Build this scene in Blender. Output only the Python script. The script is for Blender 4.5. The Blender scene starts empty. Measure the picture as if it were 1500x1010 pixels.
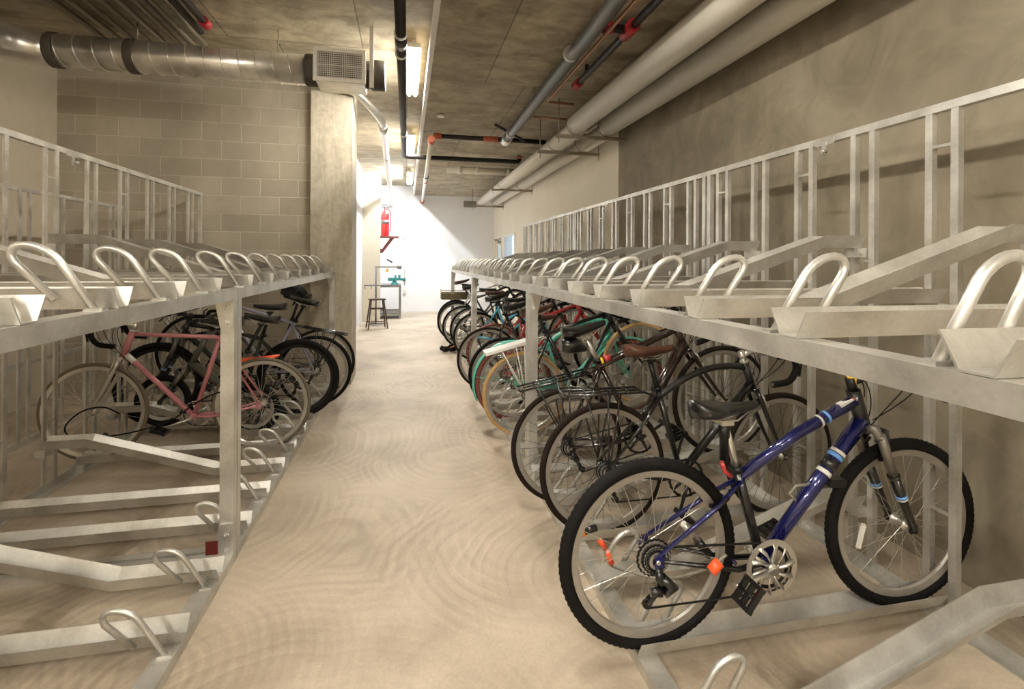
import bpy, math, random
from mathutils import Vector as V, Matrix
random.seed(7)
S = bpy.context.scene
COL = S.collection
PI = math.pi
R = math.radians
sin, cos = math.sin, math.cos

# ------------------------------------------------------------------ materials
def new_mat(name):
    m = bpy.data.materials.new(name); m.use_nodes = True
    nt = m.node_tree; b = nt.nodes['Principled BSDF']
    return m, nt, b
def rgb(c): return (c[0], c[1], c[2], 1)
def simple(name, c, rough=.5, metal=0., var=.12, scale=30., bump=0., emit=None, coat=0.):
    m, nt, b = new_mat(name); N = nt.nodes; L = nt.links
    b.inputs['Roughness'].default_value = rough; b.inputs['Metallic'].default_value = metal
    b.inputs['Coat Weight'].default_value = coat
    tc = N.new('ShaderNodeTexCoord'); n = N.new('ShaderNodeTexNoise')
    n.inputs['Scale'].default_value = scale; n.inputs['Detail'].default_value = 3
    L.new(tc.outputs['Object'], n.inputs['Vector'])
    mx = N.new('ShaderNodeMix'); mx.data_type = 'RGBA'
    mx.inputs[6].default_value = rgb([k*(1-var) for k in c]); mx.inputs[7].default_value = rgb([min(1, k*(1+var)) for k in c])
    L.new(n.outputs['Fac'], mx.inputs[0]); L.new(mx.outputs[2], b.inputs['Base Color'])
    if bump:
        bp = N.new('ShaderNodeBump'); bp.inputs['Strength'].default_value = bump; bp.inputs['Distance'].default_value = .01
        L.new(n.outputs['Fac'], bp.inputs['Height']); L.new(bp.outputs['Normal'], b.inputs['Normal'])
    if emit:
        b.inputs['Emission Color'].default_value = rgb(emit[0]); b.inputs['Emission Strength'].default_value = emit[1]
    return m
def ramp(nt, fac, stops):
    r = nt.nodes.new('ShaderNodeValToRGB'); e = r.color_ramp.elements
    while len(e) < len(stops): e.new(.5)
    for i, (p, c) in enumerate(stops): e[i].position = p; e[i].color = rgb(c)
    nt.links.new(fac, r.inputs[0]); return r.outputs[0]
def noise(nt, vec, scale, detail=5, rough=.55, dist=0.):
    n = nt.nodes.new('ShaderNodeTexNoise'); n.inputs['Scale'].default_value = scale; n.inputs['Detail'].default_value = detail
    n.inputs['Roughness'].default_value = rough; n.inputs['Distortion'].default_value = dist
    nt.links.new(vec, n.inputs['Vector']); return n.outputs['Fac']
def mapping(nt, vec, scale=(1,1,1), rot=(0,0,0), loc=(0,0,0)):
    m = nt.nodes.new('ShaderNodeMapping'); m.inputs['Scale'].default_value = scale; m.inputs['Rotation'].default_value = rot; m.inputs['Location'].default_value = loc
    nt.links.new(vec, m.inputs['Vector']); return m.outputs[0]
def math_(nt, op, a, b=None):
    n = nt.nodes.new('ShaderNodeMath'); n.operation = op
    for i, q in enumerate((a, b)):
        if q is None: continue
        if isinstance(q, (int, float)): n.inputs[i].default_value = q
        else: nt.links.new(q, n.inputs[i])
    return n.outputs[0]
def mixc(nt, fac, a, b, mode='MIX'):
    n = nt.nodes.new('ShaderNodeMix'); n.data_type = 'RGBA'; n.blend_type = mode
    for i, q in ((0, fac), (6, a), (7, b)):
        if isinstance(q, (int, float)): n.inputs[i].default_value = q
        elif isinstance(q, (tuple, list)): n.inputs[i].default_value = rgb(q)
        else: nt.links.new(q, n.inputs[i])
    return n.outputs[2]
def bump(nt, b, h, strength=.3, dist=.01):
    bp = nt.nodes.new('ShaderNodeBump'); bp.inputs['Strength'].default_value = strength; bp.inputs['Distance'].default_value = dist
    nt.links.new(h, bp.inputs['Height']); nt.links.new(bp.outputs['Normal'], b.inputs['Normal'])

def galv_mat(name, lo, hi, rough=.42, metal=.75):
    m, nt, b = new_mat(name)
    g = nt.nodes.new('ShaderNodeNewGeometry').outputs['Position']
    v = nt.nodes.new('ShaderNodeTexVoronoi'); v.inputs['Scale'].default_value = 110; nt.links.new(g, v.inputs['Vector'])
    n = noise(nt, g, 6, 4)
    f = math_(nt, 'ADD', math_(nt, 'MULTIPLY', v.outputs['Color'], .10), math_(nt, 'MULTIPLY', n, .95))
    nt.links.new(ramp(nt, f, [(.3, lo), (.75, hi)]), b.inputs['Base Color'])
    b.inputs['Metallic'].default_value = metal
    nt.links.new(math_(nt, 'ADD', math_(nt, 'MULTIPLY', n, .25), rough-.1), b.inputs['Roughness'])
    bump(nt, b, noise(nt, g, 60, 2), .08, .004)
    return m
def floor_mat():
    m, nt, b = new_mat('swirled_concrete_floor')
    g = nt.nodes.new('ShaderNodeNewGeometry').outputs['Position']
    cols = None; hs = None
    for (sc, loc, fr, ds) in ((1.05, (0,0,0), 130, .02), (.9, (3.3,1.7,0), 150, .02)):
        w = noise(nt, g, 1.6, 3)
        mp = mapping(nt, g, (1, .8, 0), (0,0,.4), loc)
        v = nt.nodes.new('ShaderNodeTexVoronoi'); v.inputs['Scale'].default_value = sc; v.inputs['Randomness'].default_value = .85
        nt.links.new(mp, v.inputs['Vector'])
        d = math_(nt, 'ADD', v.outputs['Distance'], math_(nt, 'MULTIPLY', w, .10))
        s1 = math_(nt, 'SINE', math_(nt, 'MULTIPLY', d, fr))
        n1 = nt.nodes.new('ShaderNodeTexNoise'); n1.noise_dimensions = '1D'; n1.inputs['Scale'].default_value = 60; n1.inputs['Detail'].default_value = 3
        nt.links.new(d, n1.inputs['W'])
        mask = ramp(nt, noise(nt, mapping(nt, g, (1,1,1), (0,0,0), loc), 1.3, 2), [(.35, (0,0,0)), (.65, (1,1,1))])
        h = math_(nt, 'MULTIPLY', math_(nt, 'ADD', math_(nt, 'MULTIPLY', s1, .24), n1.outputs['Fac']), mask)
        hs = h if hs is None else math_(nt, 'ADD', hs, h)
    big = noise(nt, g, 1.1, 6, .6)
    base = ramp(nt, big, [(.3, (.34,.285,.215)), (.5, (.48,.415,.325)), (.72, (.60,.53,.43))])
    fine = noise(nt, g, 70, 4, .7)
    c = mixc(nt, .22, base, ramp(nt, fine, [(.3, (.3,.22,.15)), (.7, (.75,.66,.54))]), 'OVERLAY')
    c = mixc(nt, math_(nt, 'MULTIPLY', hs, .42), c, (.22, .17, .12))
    nt.links.new(c, b.inputs['Base Color']); b.inputs['Roughness'].default_value = .6
    bump(nt, b, math_(nt, 'ADD', hs, math_(nt, 'MULTIPLY', fine, .6)), .25, .006)
    return m
def plaster_mat(name, c1, c2, c3, scale=.9, bumpy=.15, streak=0., zgrad=None):
    m, nt, b = new_mat(name)
    g = nt.nodes.new('ShaderNodeNewGeometry').outputs['Position']
    n = noise(nt, mapping(nt, g, (1, 1, .7)), scale, 7, .6, .6)
    c = ramp(nt, n, [(.3, c1), (.5, c2), (.7, c3)])
    n2 = noise(nt, mapping(nt, g, (1, 1.3, 1.1), (.6, 0, 0)), 2.2, 8, .62, 1.8)
    c = mixc(nt, .12 + streak, c, ramp(nt, n2, [(.3, (.25,.25,.25)), (.7, (.8,.8,.8))]), 'OVERLAY')
    nt.links.new(c, b.inputs['Base Color']); b.inputs['Roughness'].default_value = .8
    bump(nt, b, noise(nt, g, 25, 5), bumpy, .008)
    return m
def block_mat():
    m, nt, b = new_mat('concrete_block_wall')
    g = nt.nodes.new('ShaderNodeNewGeometry').outputs['Position']
    mp = mapping(nt, g, (1, 1, 1), (R(-90), 0, 0), (0, 0, 0))   # x stays, z becomes y
    sp = nt.nodes.new('ShaderNodeSeparateXYZ'); nt.links.new(g, sp.inputs[0])
    cb = nt.nodes.new('ShaderNodeCombineXYZ'); nt.links.new(math_(nt, 'ADD', sp.outputs[0], 3.25+.4064*4), cb.inputs[0]); nt.links.new(math_(nt, 'ADD', sp.outputs[2], .06), cb.inputs[1])
    br = nt.nodes.new('ShaderNodeTexBrick'); nt.links.new(cb.outputs[0], br.inputs['Vector'])
    br.inputs['Scale'].default_value = 1; br.inputs['Brick Width'].default_value = .4064; br.inputs['Row Height'].default_value = .2032
    br.inputs['Mortar Size'].default_value = .006; br.inputs['Mortar Smooth'].default_value = .3; br.inputs['Bias'].default_value = 0
    br.inputs['Color1'].default_value = rgb((.34,.295,.225)); br.inputs['Color2'].default_value = rgb((.43,.38,.295)); br.inputs['Mortar'].default_value = rgb((.50,.45,.36))
    n = noise(nt, g, 2.2, 6)
    c = mixc(nt, .35, br.outputs['Color'], ramp(nt, n, [(.3, (.3,.3,.3)), (.7, (.68,.68,.68))]), 'OVERLAY')
    n2 = noise(nt, g, 90, 3, .7)
    c = mixc(nt, .2, c, ramp(nt, n2, [(.35, (.25,.25,.25)), (.65, (.8,.8,.8))]), 'OVERLAY')
    nt.links.new(c, b.inputs['Base Color']); b.inputs['Roughness'].default_value = .9
    h = math_(nt, 'ADD', math_(nt, 'MULTIPLY', br.outputs['Fac'], -1.0), math_(nt, 'MULTIPLY', n2, .25))
    bump(nt, b, h, .7, .008)
    return m
def ceiling_mat():
    m, nt, b = new_mat('formwork_concrete_ceiling')
    g = nt.nodes.new('ShaderNodeNewGeometry').outputs['Position']
    sp = nt.nodes.new('ShaderNodeSeparateXYZ'); nt.links.new(g, sp.inputs[0])
    cb = nt.nodes.new('ShaderNodeCombineXYZ'); nt.links.new(math_(nt, 'ADD', sp.outputs[0], 12.2), cb.inputs[0]); nt.links.new(math_(nt, 'ADD', sp.outputs[1], 12.0-.37), cb.inputs[1])
    br = nt.nodes.new('ShaderNodeTexBrick'); nt.links.new(cb.outputs[0], br.inputs['Vector'])
    br.offset = 0.35
    br.inputs['Scale'].default_value = 1; br.inputs['Brick Width'].default_value = 1.22; br.inputs['Row Height'].default_value = 2.4
    br.inputs['Mortar Size'].default_value = .007; br.inputs['Mortar Smooth'].default_value = .4
    br.inputs['Color1'].default_value = rgb((.32,.275,.195)); br.inputs['Color2'].default_value = rgb((.38,.33,.24)); br.inputs['Mortar'].default_value = rgb((.16,.13,.09))
    n = noise(nt, mapping(nt, g, (1.6, 2.8, 1)), 1.5, 9, .68, .5)
    c = mixc(nt, .75, br.outputs['Color'], ramp(nt, n, [(.32, (.22,.21,.19)), (.5, (.5,.5,.49)), (.7, (.76,.75,.72))]), 'OVERLAY')
    n3 = noise(nt, g, 3.5, 8, .7, 1.5)
    c = mixc(nt, .35, c, ramp(nt, n3, [(.36, (.2,.18,.15)), (.6, (.6,.6,.6))]), 'OVERLAY')
    nt.links.new(c, b.inputs['Base Color']); b.inputs['Roughness'].default_value = .75
    bump(nt, b, n, .2, .01)
    return m
def column_mat():
    m, nt, b = new_mat('board_marked_concrete')
    g = nt.nodes.new('ShaderNodeNewGeometry').outputs['Position']
    n = noise(nt, mapping(nt, g, (5, 5, .7)), 1.5, 8, .65, 1.2)
    n2 = noise(nt, g, 14, 6, .7)
    c = ramp(nt, n, [(.3, (.36,.32,.245)), (.5, (.44,.395,.305)), (.68, (.52,.47,.37))])
    c = mixc(nt, .35, c, ramp(nt, n2, [(.35, (.3,.3,.3)), (.65, (.7,.7,.7))]), 'OVERLAY')
    nt.links.new(c, b.inputs['Base Color']); b.inputs['Roughness'].default_value = .75
    bump(nt, b, n2, .3, .01); return m

G = galv_mat('galvanized_steel', (.44,.425,.38), (.76,.745,.695), .36, .68)
G2 = galv_mat('spiral_duct_steel', (.55,.52,.46), (.85,.82,.76), .3, .85)
M_floor = floor_mat(); M_block = block_mat(); M_ceil = ceiling_mat(); M_col = column_mat()
M_wallR = plaster_mat('grey_trowelled_concrete', (.165,.138,.092), (.225,.19,.132), (.30,.26,.19), .8, .2, .25)
M_cream = plaster_mat('cream_paint', (.66,.60,.48), (.70,.64,.52), (.73,.67,.55), .6, .03)
M_white = plaster_mat('white_paint', (.76,.755,.74), (.79,.785,.77), (.82,.815,.80), .6, .03)
M_left = plaster_mat('beige_paint', (.44,.38,.285), (.47,.41,.31), (.5,.44,.34), .6, .05)
M_lamp = simple('lit_fluorescent_tube', (1,1,.95), .5, emit=((1,.945,.85), 150))
M_lampc = simple('lit_fluorescent_tube_cool', (1,1,.95), .5, emit=((.90,.94,1.0), 330))
M_black = simple('black_paint', (.004,.004,.0045), .3, coat=.5)
M_blackm = simple('black_alloy', (.010,.010,.010), .38, .3)
M_rubber = simple('black_rubber', (.007,.006,.0055), .75, bump=.3, scale=200)
M_tread = simple('dark_brown_rubber', (.014,.009,.006), .8, bump=.3, scale=200)
M_tan = simple('tan_rubber', (.45,.28,.11), .7)
M_gum = simple('brick_red_rubber', (.16,.045,.03), .7)
M_olive = simple('olive_gumwall_rubber', (.12,.095,.06), .7)
M_alloy = simple('bright_alloy', (.72,.70,.65), .28, .9)
M_rim = simple('grey_alloy_rim', (.46,.43,.38), .38, .7)
M_spoke = simple('spoke_steel', (.65,.62,.55), .3, .9)
M_dspoke = simple('dark_spoke_steel', (.08,.075,.07), .35, .7)
M_grey = simple('grey_fork_alloy', (.20,.185,.155), .4, .6)
M_blue = simple('dark_blue_paint', (.003,.006,.095), .22, .3, coat=1.)
M_pink = simple('dusty_pink_paint', (.50,.19,.21), .35, .1, coat=.4)
M_teal = simple('mint_green_paint', (.10,.50,.38), .35, coat=.4)
M_red = simple('red_paint', (.42,.03,.03), .3, coat=.5)
M_maroon = simple('brown_black_paint', (.016,.006,.004), .22, .2, coat=1.)
M_silver = simple('silver_paint', (.55,.55,.56), .35, .6)
M_lav = simple('pale_lavender_paint', (.42,.42,.52), .3, .4)
M_greypaint = simple('grey_paint', (.10,.095,.08), .35, .3)
M_cyan = simple('sky_blue_paint', (.08,.42,.62), .35)
M_brown = simple('brown_leather', (.075,.028,.014), .45, bump=.1)
M_orange = simple('orange_red_plastic', (.85,.10,.025), .4)
M_orng = simple('orange_plastic', (.75,.22,.03), .4)
M_whitep = simple('white_plastic', (.75,.73,.68), .35)
M_creamp = simple('cream_pvc_insulation', (.66,.62,.53), .5, var=.05, scale=4)
M_pipeblk = simple('black_iron_pipe', (.018,.014,.012), .45, .3)
M_pipegry = simple('dark_grey_iron_pipe', (.10,.095,.085), .4, .5)
M_copper = simple('copper_pipe', (.36,.19,.12), .4, .6)
M_rust = simple('orange_red_pipe_coupling', (.45,.11,.05), .5)
M_redc = simple('red_pipe_coupling', (.40,.02,.03), .45)
M_strap = simple('dark_duct_tape', (.06,.05,.035), .6, bump=.2)
M_wood = simple('dark_brown_wood', (.06,.028,.015), .5)
M_redwood = simple('red_brown_wood', (.16,.03,.02), .5)
M_exred = simple('extinguisher_red', (.65,.03,.03), .3, coat=.6)
M_teald = simple('teal_enamel', (.03,.25,.24), .4)
M_steelgr = simple('workbench_grey_steel', (.22,.21,.20), .5, .4)
M_yellow = simple('yellow_plastic', (.8,.5,.03), .5)
M_greypl = simple('grey_plastic', (.30,.28,.23), .6)
M_lblue = simple('light_blue_decal', (.15,.35,.75), .3)
M_wicker = simple('olive_brown_wicker', (.16,.12,.06), .8, bump=.5, scale=60)
M_conduit = simple('dull_zinc_conduit', (.30,.26,.20), .45, .6)
M_grille = simple('white_grille_paint', (.70,.67,.60), .45)
for m_ in (M_rubber, M_tread): m_.node_tree.nodes['Principled BSDF'].inputs['Specular IOR Level'].default_value = .15
M_dark = simple('painted_shade', (.02,.018,.015), .9)
M_amber = simple('amber_reflector', (.7,.16,.02), .2)
M_tag = simple('dark_red_tag', (.10,.008,.006), .5)
M_glove = simple('helmet_black_shell', (.02,.02,.025), .3)
m, nt, b = new_mat('window_glass'); b.inputs['Transmission Weight'].default_value = 1; b.inputs['Roughness'].default_value = 0; b.inputs['Base Color'].default_value = (.9,.95,1,1); b.inputs['IOR'].default_value = 1.1
nt.links.new(ramp(nt, noise(nt, nt.nodes.new('ShaderNodeNewGeometry').outputs['Position'], 1.0), [(.4, (.9,.95,1)), (.6, (.92,.96,1))]), b.inputs['Base Color'])
M_glass = m

# ------------------------------------------------------------------ mesh builder
class MB:
    def __init__(s): s.v = []; s.f = []; s.sm = []; s.mi = []; s.cur = 0; s.mats = []
    def use(s, mat):
        if mat not in s.mats: s.mats.append(mat)
        s.cur = s.mats.index(mat); return s
    def add(s, vs, fs, smooth=False):
        n = len(s.v); s.v += [tuple(p) for p in vs]
        for f in fs: s.f.append(tuple(i+n for i in f)); s.sm.append(smooth); s.mi.append(s.cur)
        return s
    def box(s, lo, hi, M=None):
        x0,y0,z0 = lo; x1,y1,z1 = hi
        vs = [V(p) for p in ((x0,y0,z0),(x1,y0,z0),(x1,y1,z0),(x0,y1,z0),(x0,y0,z1),(x1,y0,z1),(x1,y1,z1),(x0,y1,z1))]
        if M: vs = [M @ p for p in vs]
        return s.add(vs, [(3,2,1,0),(4,5,6,7),(0,1,5,4),(1,2,6,5),(2,3,7,6),(3,0,4,7)])
    def cbox(s, c, d, rot=None):
        M = Matrix.Translation(c)
        if rot: M = M @ rot
        return s.box((-d[0]/2,-d[1]/2,-d[2]/2), (d[0]/2,d[1]/2,d[2]/2), M)
    def tube(s, pts, r, seg=10, closed=False, cap=True, flat=1.0, up=None):
        pts = [V(p) for p in pts]; n = len(pts)
        rs = r if isinstance(r, (list, tuple)) else [r]*n
        T = []
        for i in range(n):
            if closed: t = pts[(i+1) % n]-pts[i-1]
            elif i == 0: t = pts[1]-pts[0]
            elif i == n-1: t = pts[-1]-pts[-2]
            else: t = (pts[i+1]-pts[i]).normalized()+(pts[i]-pts[i-1]).normalized()
            T.append(t.normalized())
        if up is None:
            u = T[0].orthogonal().normalized()
        else: u = (V(up)-T[0]*V(up).dot(T[0])).normalized()
        vs = []; 
        for i in range(n):
            if i:
                q = T[i-1].rotation_difference(T[i]); u = (q @ u); u = (u-T[i]*u.dot(T[i])).normalized()
            w = T[i].cross(u)
            for k in range(seg):
                a = 2*PI*k/seg
                vs.append(pts[i]+u*(rs[i]*cos(a))+w*(rs[i]*flat*sin(a)))
        fs = []
        for i in range(n if closed else n-1):
            j = (i+1) % n
            for k in range(seg):
                k2 = (k+1) % seg
                fs.append((i*seg+k, i*seg+k2, j*seg+k2, j*seg+k))
        s.add(vs, fs, seg > 4)
        if cap and not closed:
            m = len(s.v)-len(vs)
            s.f.append(tuple(m+k for k in reversed(range(seg)))); s.sm.append(False); s.mi.append(s.cur)
            s.f.append(tuple(m+(n-1)*seg+k for k in range(seg))); s.sm.append(False); s.mi.append(s.cur)
        return s
    def ring(s, c, RR, prof, seg=64, axis='y', tw=None):
        # revolve closed profile [(radial, axial)] about axis through c
        vs = []; m = len(prof)
        for i in range(seg):
            a = 2*PI*i/seg; d = (tw(i) if tw else 0)
            for (pr, pa) in prof:
                rr = RR+pr+(d if pr > 0 else 0)
                if axis == 'y': p = (c[0]+rr*cos(a), c[1]+pa, c[2]+rr*sin(a))
                elif axis == 'z': p = (c[0]+rr*cos(a), c[1]+rr*sin(a), c[2]+pa)
                else: p = (c[0]+pa, c[1]+rr*cos(a), c[2]+rr*sin(a))
                vs.append(p)
        fs = []
        for i in range(seg):
            j = (i+1) % seg
            for k in range(m):
                k2 = (k+1) % m; fs.append((i*m+k, j*m+k, j*m+k2, i*m+k2))
        return s.add(vs, fs, m > 5)
    def lathe(s, c, prof, seg=24, axis='z', smooth=True):
        # prof [(r, h)] open, capped where r>0
        vs = []; m = len(prof)
        for (r, h) in prof:
            for k in range(seg):
                a = 2*PI*k/seg
                if axis == 'z': vs.append((c[0]+r*cos(a), c[1]+r*sin(a), c[2]+h))
                elif axis == 'y': vs.append((c[0]+r*cos(a), c[1]+h, c[2]+r*sin(a)))
                else: vs.append((c[0]+h, c[1]+r*cos(a), c[2]+r*sin(a)))
        fs = [(i*seg+k, i*seg+(k+1) % seg, (i+1)*seg+(k+1) % seg, (i+1)*seg+k) for i in range(m-1) for k in range(seg)]
        n0 = len(s.v); s.add(vs, fs, smooth)
        s.f.append(tuple(n0+k for k in reversed(range(seg)))); s.sm.append(False); s.mi.append(s.cur)
        s.f.append(tuple(n0+(m-1)*seg+k for k in range(seg))); s.sm.append(False); s.mi.append(s.cur)
        return s
    def prism(s, poly, y0, y1, plane='xz'):
        n = len(poly)
        def P(p, h):
            return (p[0], h, p[1]) if plane == 'xz' else ((h, p[0], p[1]) if plane == 'yz' else (p[0], p[1], h))
        vs = [P(p, y0) for p in poly]+[P(p, y1) for p in poly]
        fs = [tuple(range(n)), tuple(reversed(range(n, 2*n)))]+[(i, i+n, (i+1) % n+n, (i+1) % n) for i in range(n)]
        return s.add(vs, fs)
    def mesh(s, name, mat=None):
        me = bpy.data.meshes.new(name); me.from_pydata(s.v, [], s.f)
        ms = s.mats or ([mat] if mat else [])
        for m in ms: me.materials.append(m)
        me.polygons.foreach_set('use_smooth', s.sm)
        if s.mats: me.polygons.foreach_set('material_index', s.mi)
        import bmesh
        bm = bmesh.new(); bm.from_mesh(me); bmesh.ops.recalc_face_normals(bm, faces=bm.faces); bm.to_mesh(me); bm.free()
        me.update(); return me
    def build(s, name, mat=None, parent=None):
        return link(name, s.mesh(name, mat), parent)
def link(name, me, parent=None):
    o = bpy.data.objects.new(name, me); COL.objects.link(o)
    if parent is not None: o.parent = parent
    return o
def empty(name, loc=(0,0,0), rot=(0,0,0)):
    o = bpy.data.objects.new(name, None); COL.objects.link(o); o.location = loc; o.rotation_euler = rot; o.empty_display_size = .1
    return o
def tag(o, label=None, cat=None, group=None, kind=None):
    if label: o['label'] = label
    if cat: o['category'] = cat
    if group: o['group'] = group
    if kind: o['kind'] = kind
    return o
def struct(mb, name, mat=None, label=None, parent=None):
    o = mb.build(name, mat, parent)
    if parent is None: o['kind'] = 'structure'
    if label: o['label'] = label
    return o
def arc(pts, rad=.1, n=6):
    """round the corners of a polyline"""
    pts = [V(p) for p in pts]; out = [pts[0]]
    for i in range(1, len(pts)-1):
        a, p, c = pts[i-1], pts[i], pts[i+1]
        u = (a-p).normalized(); w = (c-p).normalized(); r = min(rad, (a-p).length*.49, (c-p).length*.49)
        s0 = p+u*r; s1 = p+w*r
        for k in range(n+1):
            t = k/n; out.append(s0*(1-t)**2+p*2*t*(1-t)+s1*t*t)
    out.append(pts[-1]); return out
def bez(p0, p1, p2, p3, n=12):
    p0, p1, p2, p3 = map(V, (p0, p1, p2, p3))
    return [p0*(1-t)**3+p1*3*t*(1-t)**2+p2*3*t*t*(1-t)+p3*t**3 for t in [k/n for k in range(n+1)]]

# ------------------------------------------------------------------ camera
H = 1.46
cam = bpy.data.cameras.new('camera'); co = bpy.data.objects.new('camera', cam); COL.objects.link(co)
cam.sensor_width = 36; cam.lens = 737*36/1500; cam.shift_x = 0; cam.shift_y = -(505-382)/1500
co.location = (0, 0, H); co.rotation_euler = (Matrix.Rotation(R(-11.9), 3, 'Z') @ Matrix.Rotation(R(90), 3, 'X') @ Matrix.Rotation(R(.35), 3, 'Z')).to_euler(); cam.clip_start = .02
S.camera = co
S.view_settings.view_transform = 'Standard'; S.view_settings.look = 'None'; S.view_settings.gamma = 1; S.view_settings.use_curve_mapping = False
S.view_settings.exposure = 0.72

# ------------------------------------------------------------------ the room
XL, XR, YB, YE = -3.62, 2.5, -4.5, 14.5
ZL, ZR_, XS = 3.55, 3.30, .2      # ceiling levels and the step between them
YC = 6.2
t = .2
struct(MB().box((XL-t, YB-t, -.2), (XR+t, YE+t, 0)), 'floor', M_floor)
mb = MB(); mb.box((XL-t, YB-t, ZL), (XS, YE+t, ZL+.3)); struct(mb, 'ceiling', M_ceil)
mb = MB(); mb.box((XS, YB-t, ZR_), (XR+t, YE+t, ZL+.3)); struct(mb, 'ceiling', M_ceil)
struct(MB().box((XL-t, YB, 0), (XL, YC, ZL)), 'wall_left', M_left)
struct(MB().box((XL-t, YC, 0), (-1.08, YC+.2, ZL)), 'wall_block', M_block)
# column beside the block wall
mb = MB(); mb.box((-1.08, YC-.06, 0), (-.62, YC+.5, ZL)); struct(mb, 'wall_column', M_col, 'board-marked concrete column at the end of the block wall')
struct(MB().box((-1.3, YC+.5, 0), (-1.0, YE, ZL)), 'wall_corridor', M_white)
struct(MB().box((-1.0, 12.2, 0), (-.60, 12.55, ZL)), 'wall_pilaster', M_cream)
struct(MB().box((-1.0, YE, 0), (XR+t, YE+t, ZL)), 'wall_end', M_white)
struct(MB().box((XL-t, YB-t, 0), (XR+t, YB, ZL)), 'wall_back', M_left)
# right wall: grey concrete near, cream paint beyond, window and glazed door near its end
YP = 5.67
mb = MB(); mb.use(M_wallR); mb.box((XR, YB, 0), (XR+t, YP, ZR_)); mb.use(M_cream)
W0, W1, WZ0, WZ1 = 11.5, 12.8, 1.0, 2.12
D0, D1, DZ = 13.15, 14.15, 2.1
for lo, hi in (((XR, YP, 0), (XR+t, W0, ZR_)), ((XR, W0, 0), (XR+t, W1, WZ0)), ((XR, W0, WZ1), (XR+t, W1, ZR_)), ((XR, W1, 0), (XR+t, D0, ZR_)),
               ((XR, D0, DZ), (XR+t, D1, ZR_)), ((XR, D1, 0), (XR+t, YE, ZR_))): mb.box(lo, hi)
struct(mb, 'wall_right')
mb = MB(); w = .05
mb.box((XR-.02, W0, WZ0), (XR+.08, W0+w, WZ1)).box((XR-.02, W1-w, WZ0), (XR+.08, W1, WZ1)).box((XR-.02, W0+w, WZ0), (XR+.08, W1-w, WZ0+w)).box((XR-.02, W0+w, WZ1-w), (XR+.08, W1-w, WZ1))
wo = struct(mb, 'window_1', M_grille); struct(MB().box((XR+.03, W0+w, WZ0+w), (XR+.036, W1-w, WZ1-w)), 'pane', M_glass, None, wo)
mb = MB()
mb.box((XR-.02, D0, 0), (XR+.08, D0+.06, DZ)).box((XR-.02, D1-.06, 0), (XR+.08, D1, DZ)).box((XR-.02, D0+.06, DZ-.06), (XR+.08, D1-.06, DZ))
do = struct(mb, 'door_1', M_cream)
mb = MB(); a0, a1 = D0+.06, D1-.06
mb.box((XR+.02, a0, .01), (XR+.06, a0+.15, DZ-.06)).box((XR+.02, a1-.15, .01), (XR+.06, a1, DZ-.06)).box((XR+.02, a0+.15, .01), (XR+.06, a1-.15, .9)).box((XR+.02, a0+.15, DZ-.22), (XR+.06, a1-.15, DZ-.06))
mb.build('door_leaf', M_cream, do); MB().box((XR+.035, a0+.15, .9), (XR+.041, a1-.15, DZ-.22)).build('pane', M_glass, do)
mb = MB(); mb.box((XR-.05, a0+.1, DZ-.17), (XR+.02, a0+.38, DZ-.11)); mb.tube([(XR-.02, a0+.34, DZ-.10), (XR-.18, a0+.2, DZ-.08), (XR-.02, a0+.05, DZ-.05)], .012, 6); mb.build('door_closer', M_steelgr, do)
# exterior ground strip seen through glazing is only the sky
# steel angle trim along the ceiling step
struct(MB().box((XS-.012, YB, ZR_-.012), (XS+.03, YE, ZR_+.04)), 'trim_1', M_grille)

# ------------------------------------------------------------------ racks
CACHE = {}
def cached(key, fn):
    if key not in CACHE: CACHE[key] = fn()
    return CACHE[key]
TH = .06; TW = .055; BW = .023
def tray_mesh(kind, D, z0, rise):
    if kind == 'low': path = [(.0, z0), (D-.01, z0)]
    else: path = [(.0, z0), (.42, z0), (1.14, z0+rise), (D-.01, z0+rise)]
    prof = [(-TW, TH), (-TW+.004, TH), (-BW, .004), (BW, .004), (TW-.004, TH), (TW, TH), (BW+.002, 0), (-BW-.002, 0)]
    m = len(prof); vs = []
    n = len(path)
    for i, (x, z) in enumerate(path):
        if i == 0: t_ = V((path[1][0]-x, path[1][1]-z))
        elif i == n-1: t_ = V((x-path[-2][0], z-path[-2][1]))
        else:
            a = V((x-path[i-1][0], z-path[i-1][1])).normalized(); b2 = V((path[i+1][0]-x, path[i+1][1]-z)).normalized(); t_ = a+b2
        t_.normalize(); nx, nz = -t_.y, t_.x
        for (py, pz) in prof: vs.append((x+nx*pz, py, z+nz*pz))
    fs = [(i*m+k, (i+1)*m+k, (i+1)*m+(k+1) % m, i*m+(k+1) % m) for i in range(n-1) for k in range(m)]
    fs += [tuple(range(m)), tuple((n-1)*m+k for k in reversed(range(m)))]
    mb = MB(); mb.add(vs, fs)
    zb = path[-1][1]
    mb.box((D-.05, -.045, zb-.045), (D+.005, .045, zb-.001))       # bracket under the back end
    mb.lathe((D-.03, -.052, zb-.025), [(.011, 0), (.011, .006)], 8, 'y')
    return mb.mesh('wheel_tray', G)
def loop_mesh(z0):
    mb = MB(); h, l, s_ = .135, .085, .105
    base1 = V((.03, 0, z0)); base2 = V((.03+s_, -.015, z0+.03))
    top1 = base1+V((l, 0, h)); top2 = V((.03+s_, 0, z0))+V((l, 0, h))
    c = (top1+top2)/2; d = V((l, 0, h)).normalized(); e = (top2-top1)/2
    pts = [base1, top1]
    for k in range(1, 10):
        a = PI*k/10; pts.append(c-e*cos(a)+d*(e.length*sin(a)))
    pts += [top2, base2]
    mb.tube(pts, .0105, 12)
    mb.cbox(base1+V((0, 0, .004)), (.045, .03, .008))
    return mb.mesh('lock_loop', G)

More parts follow.
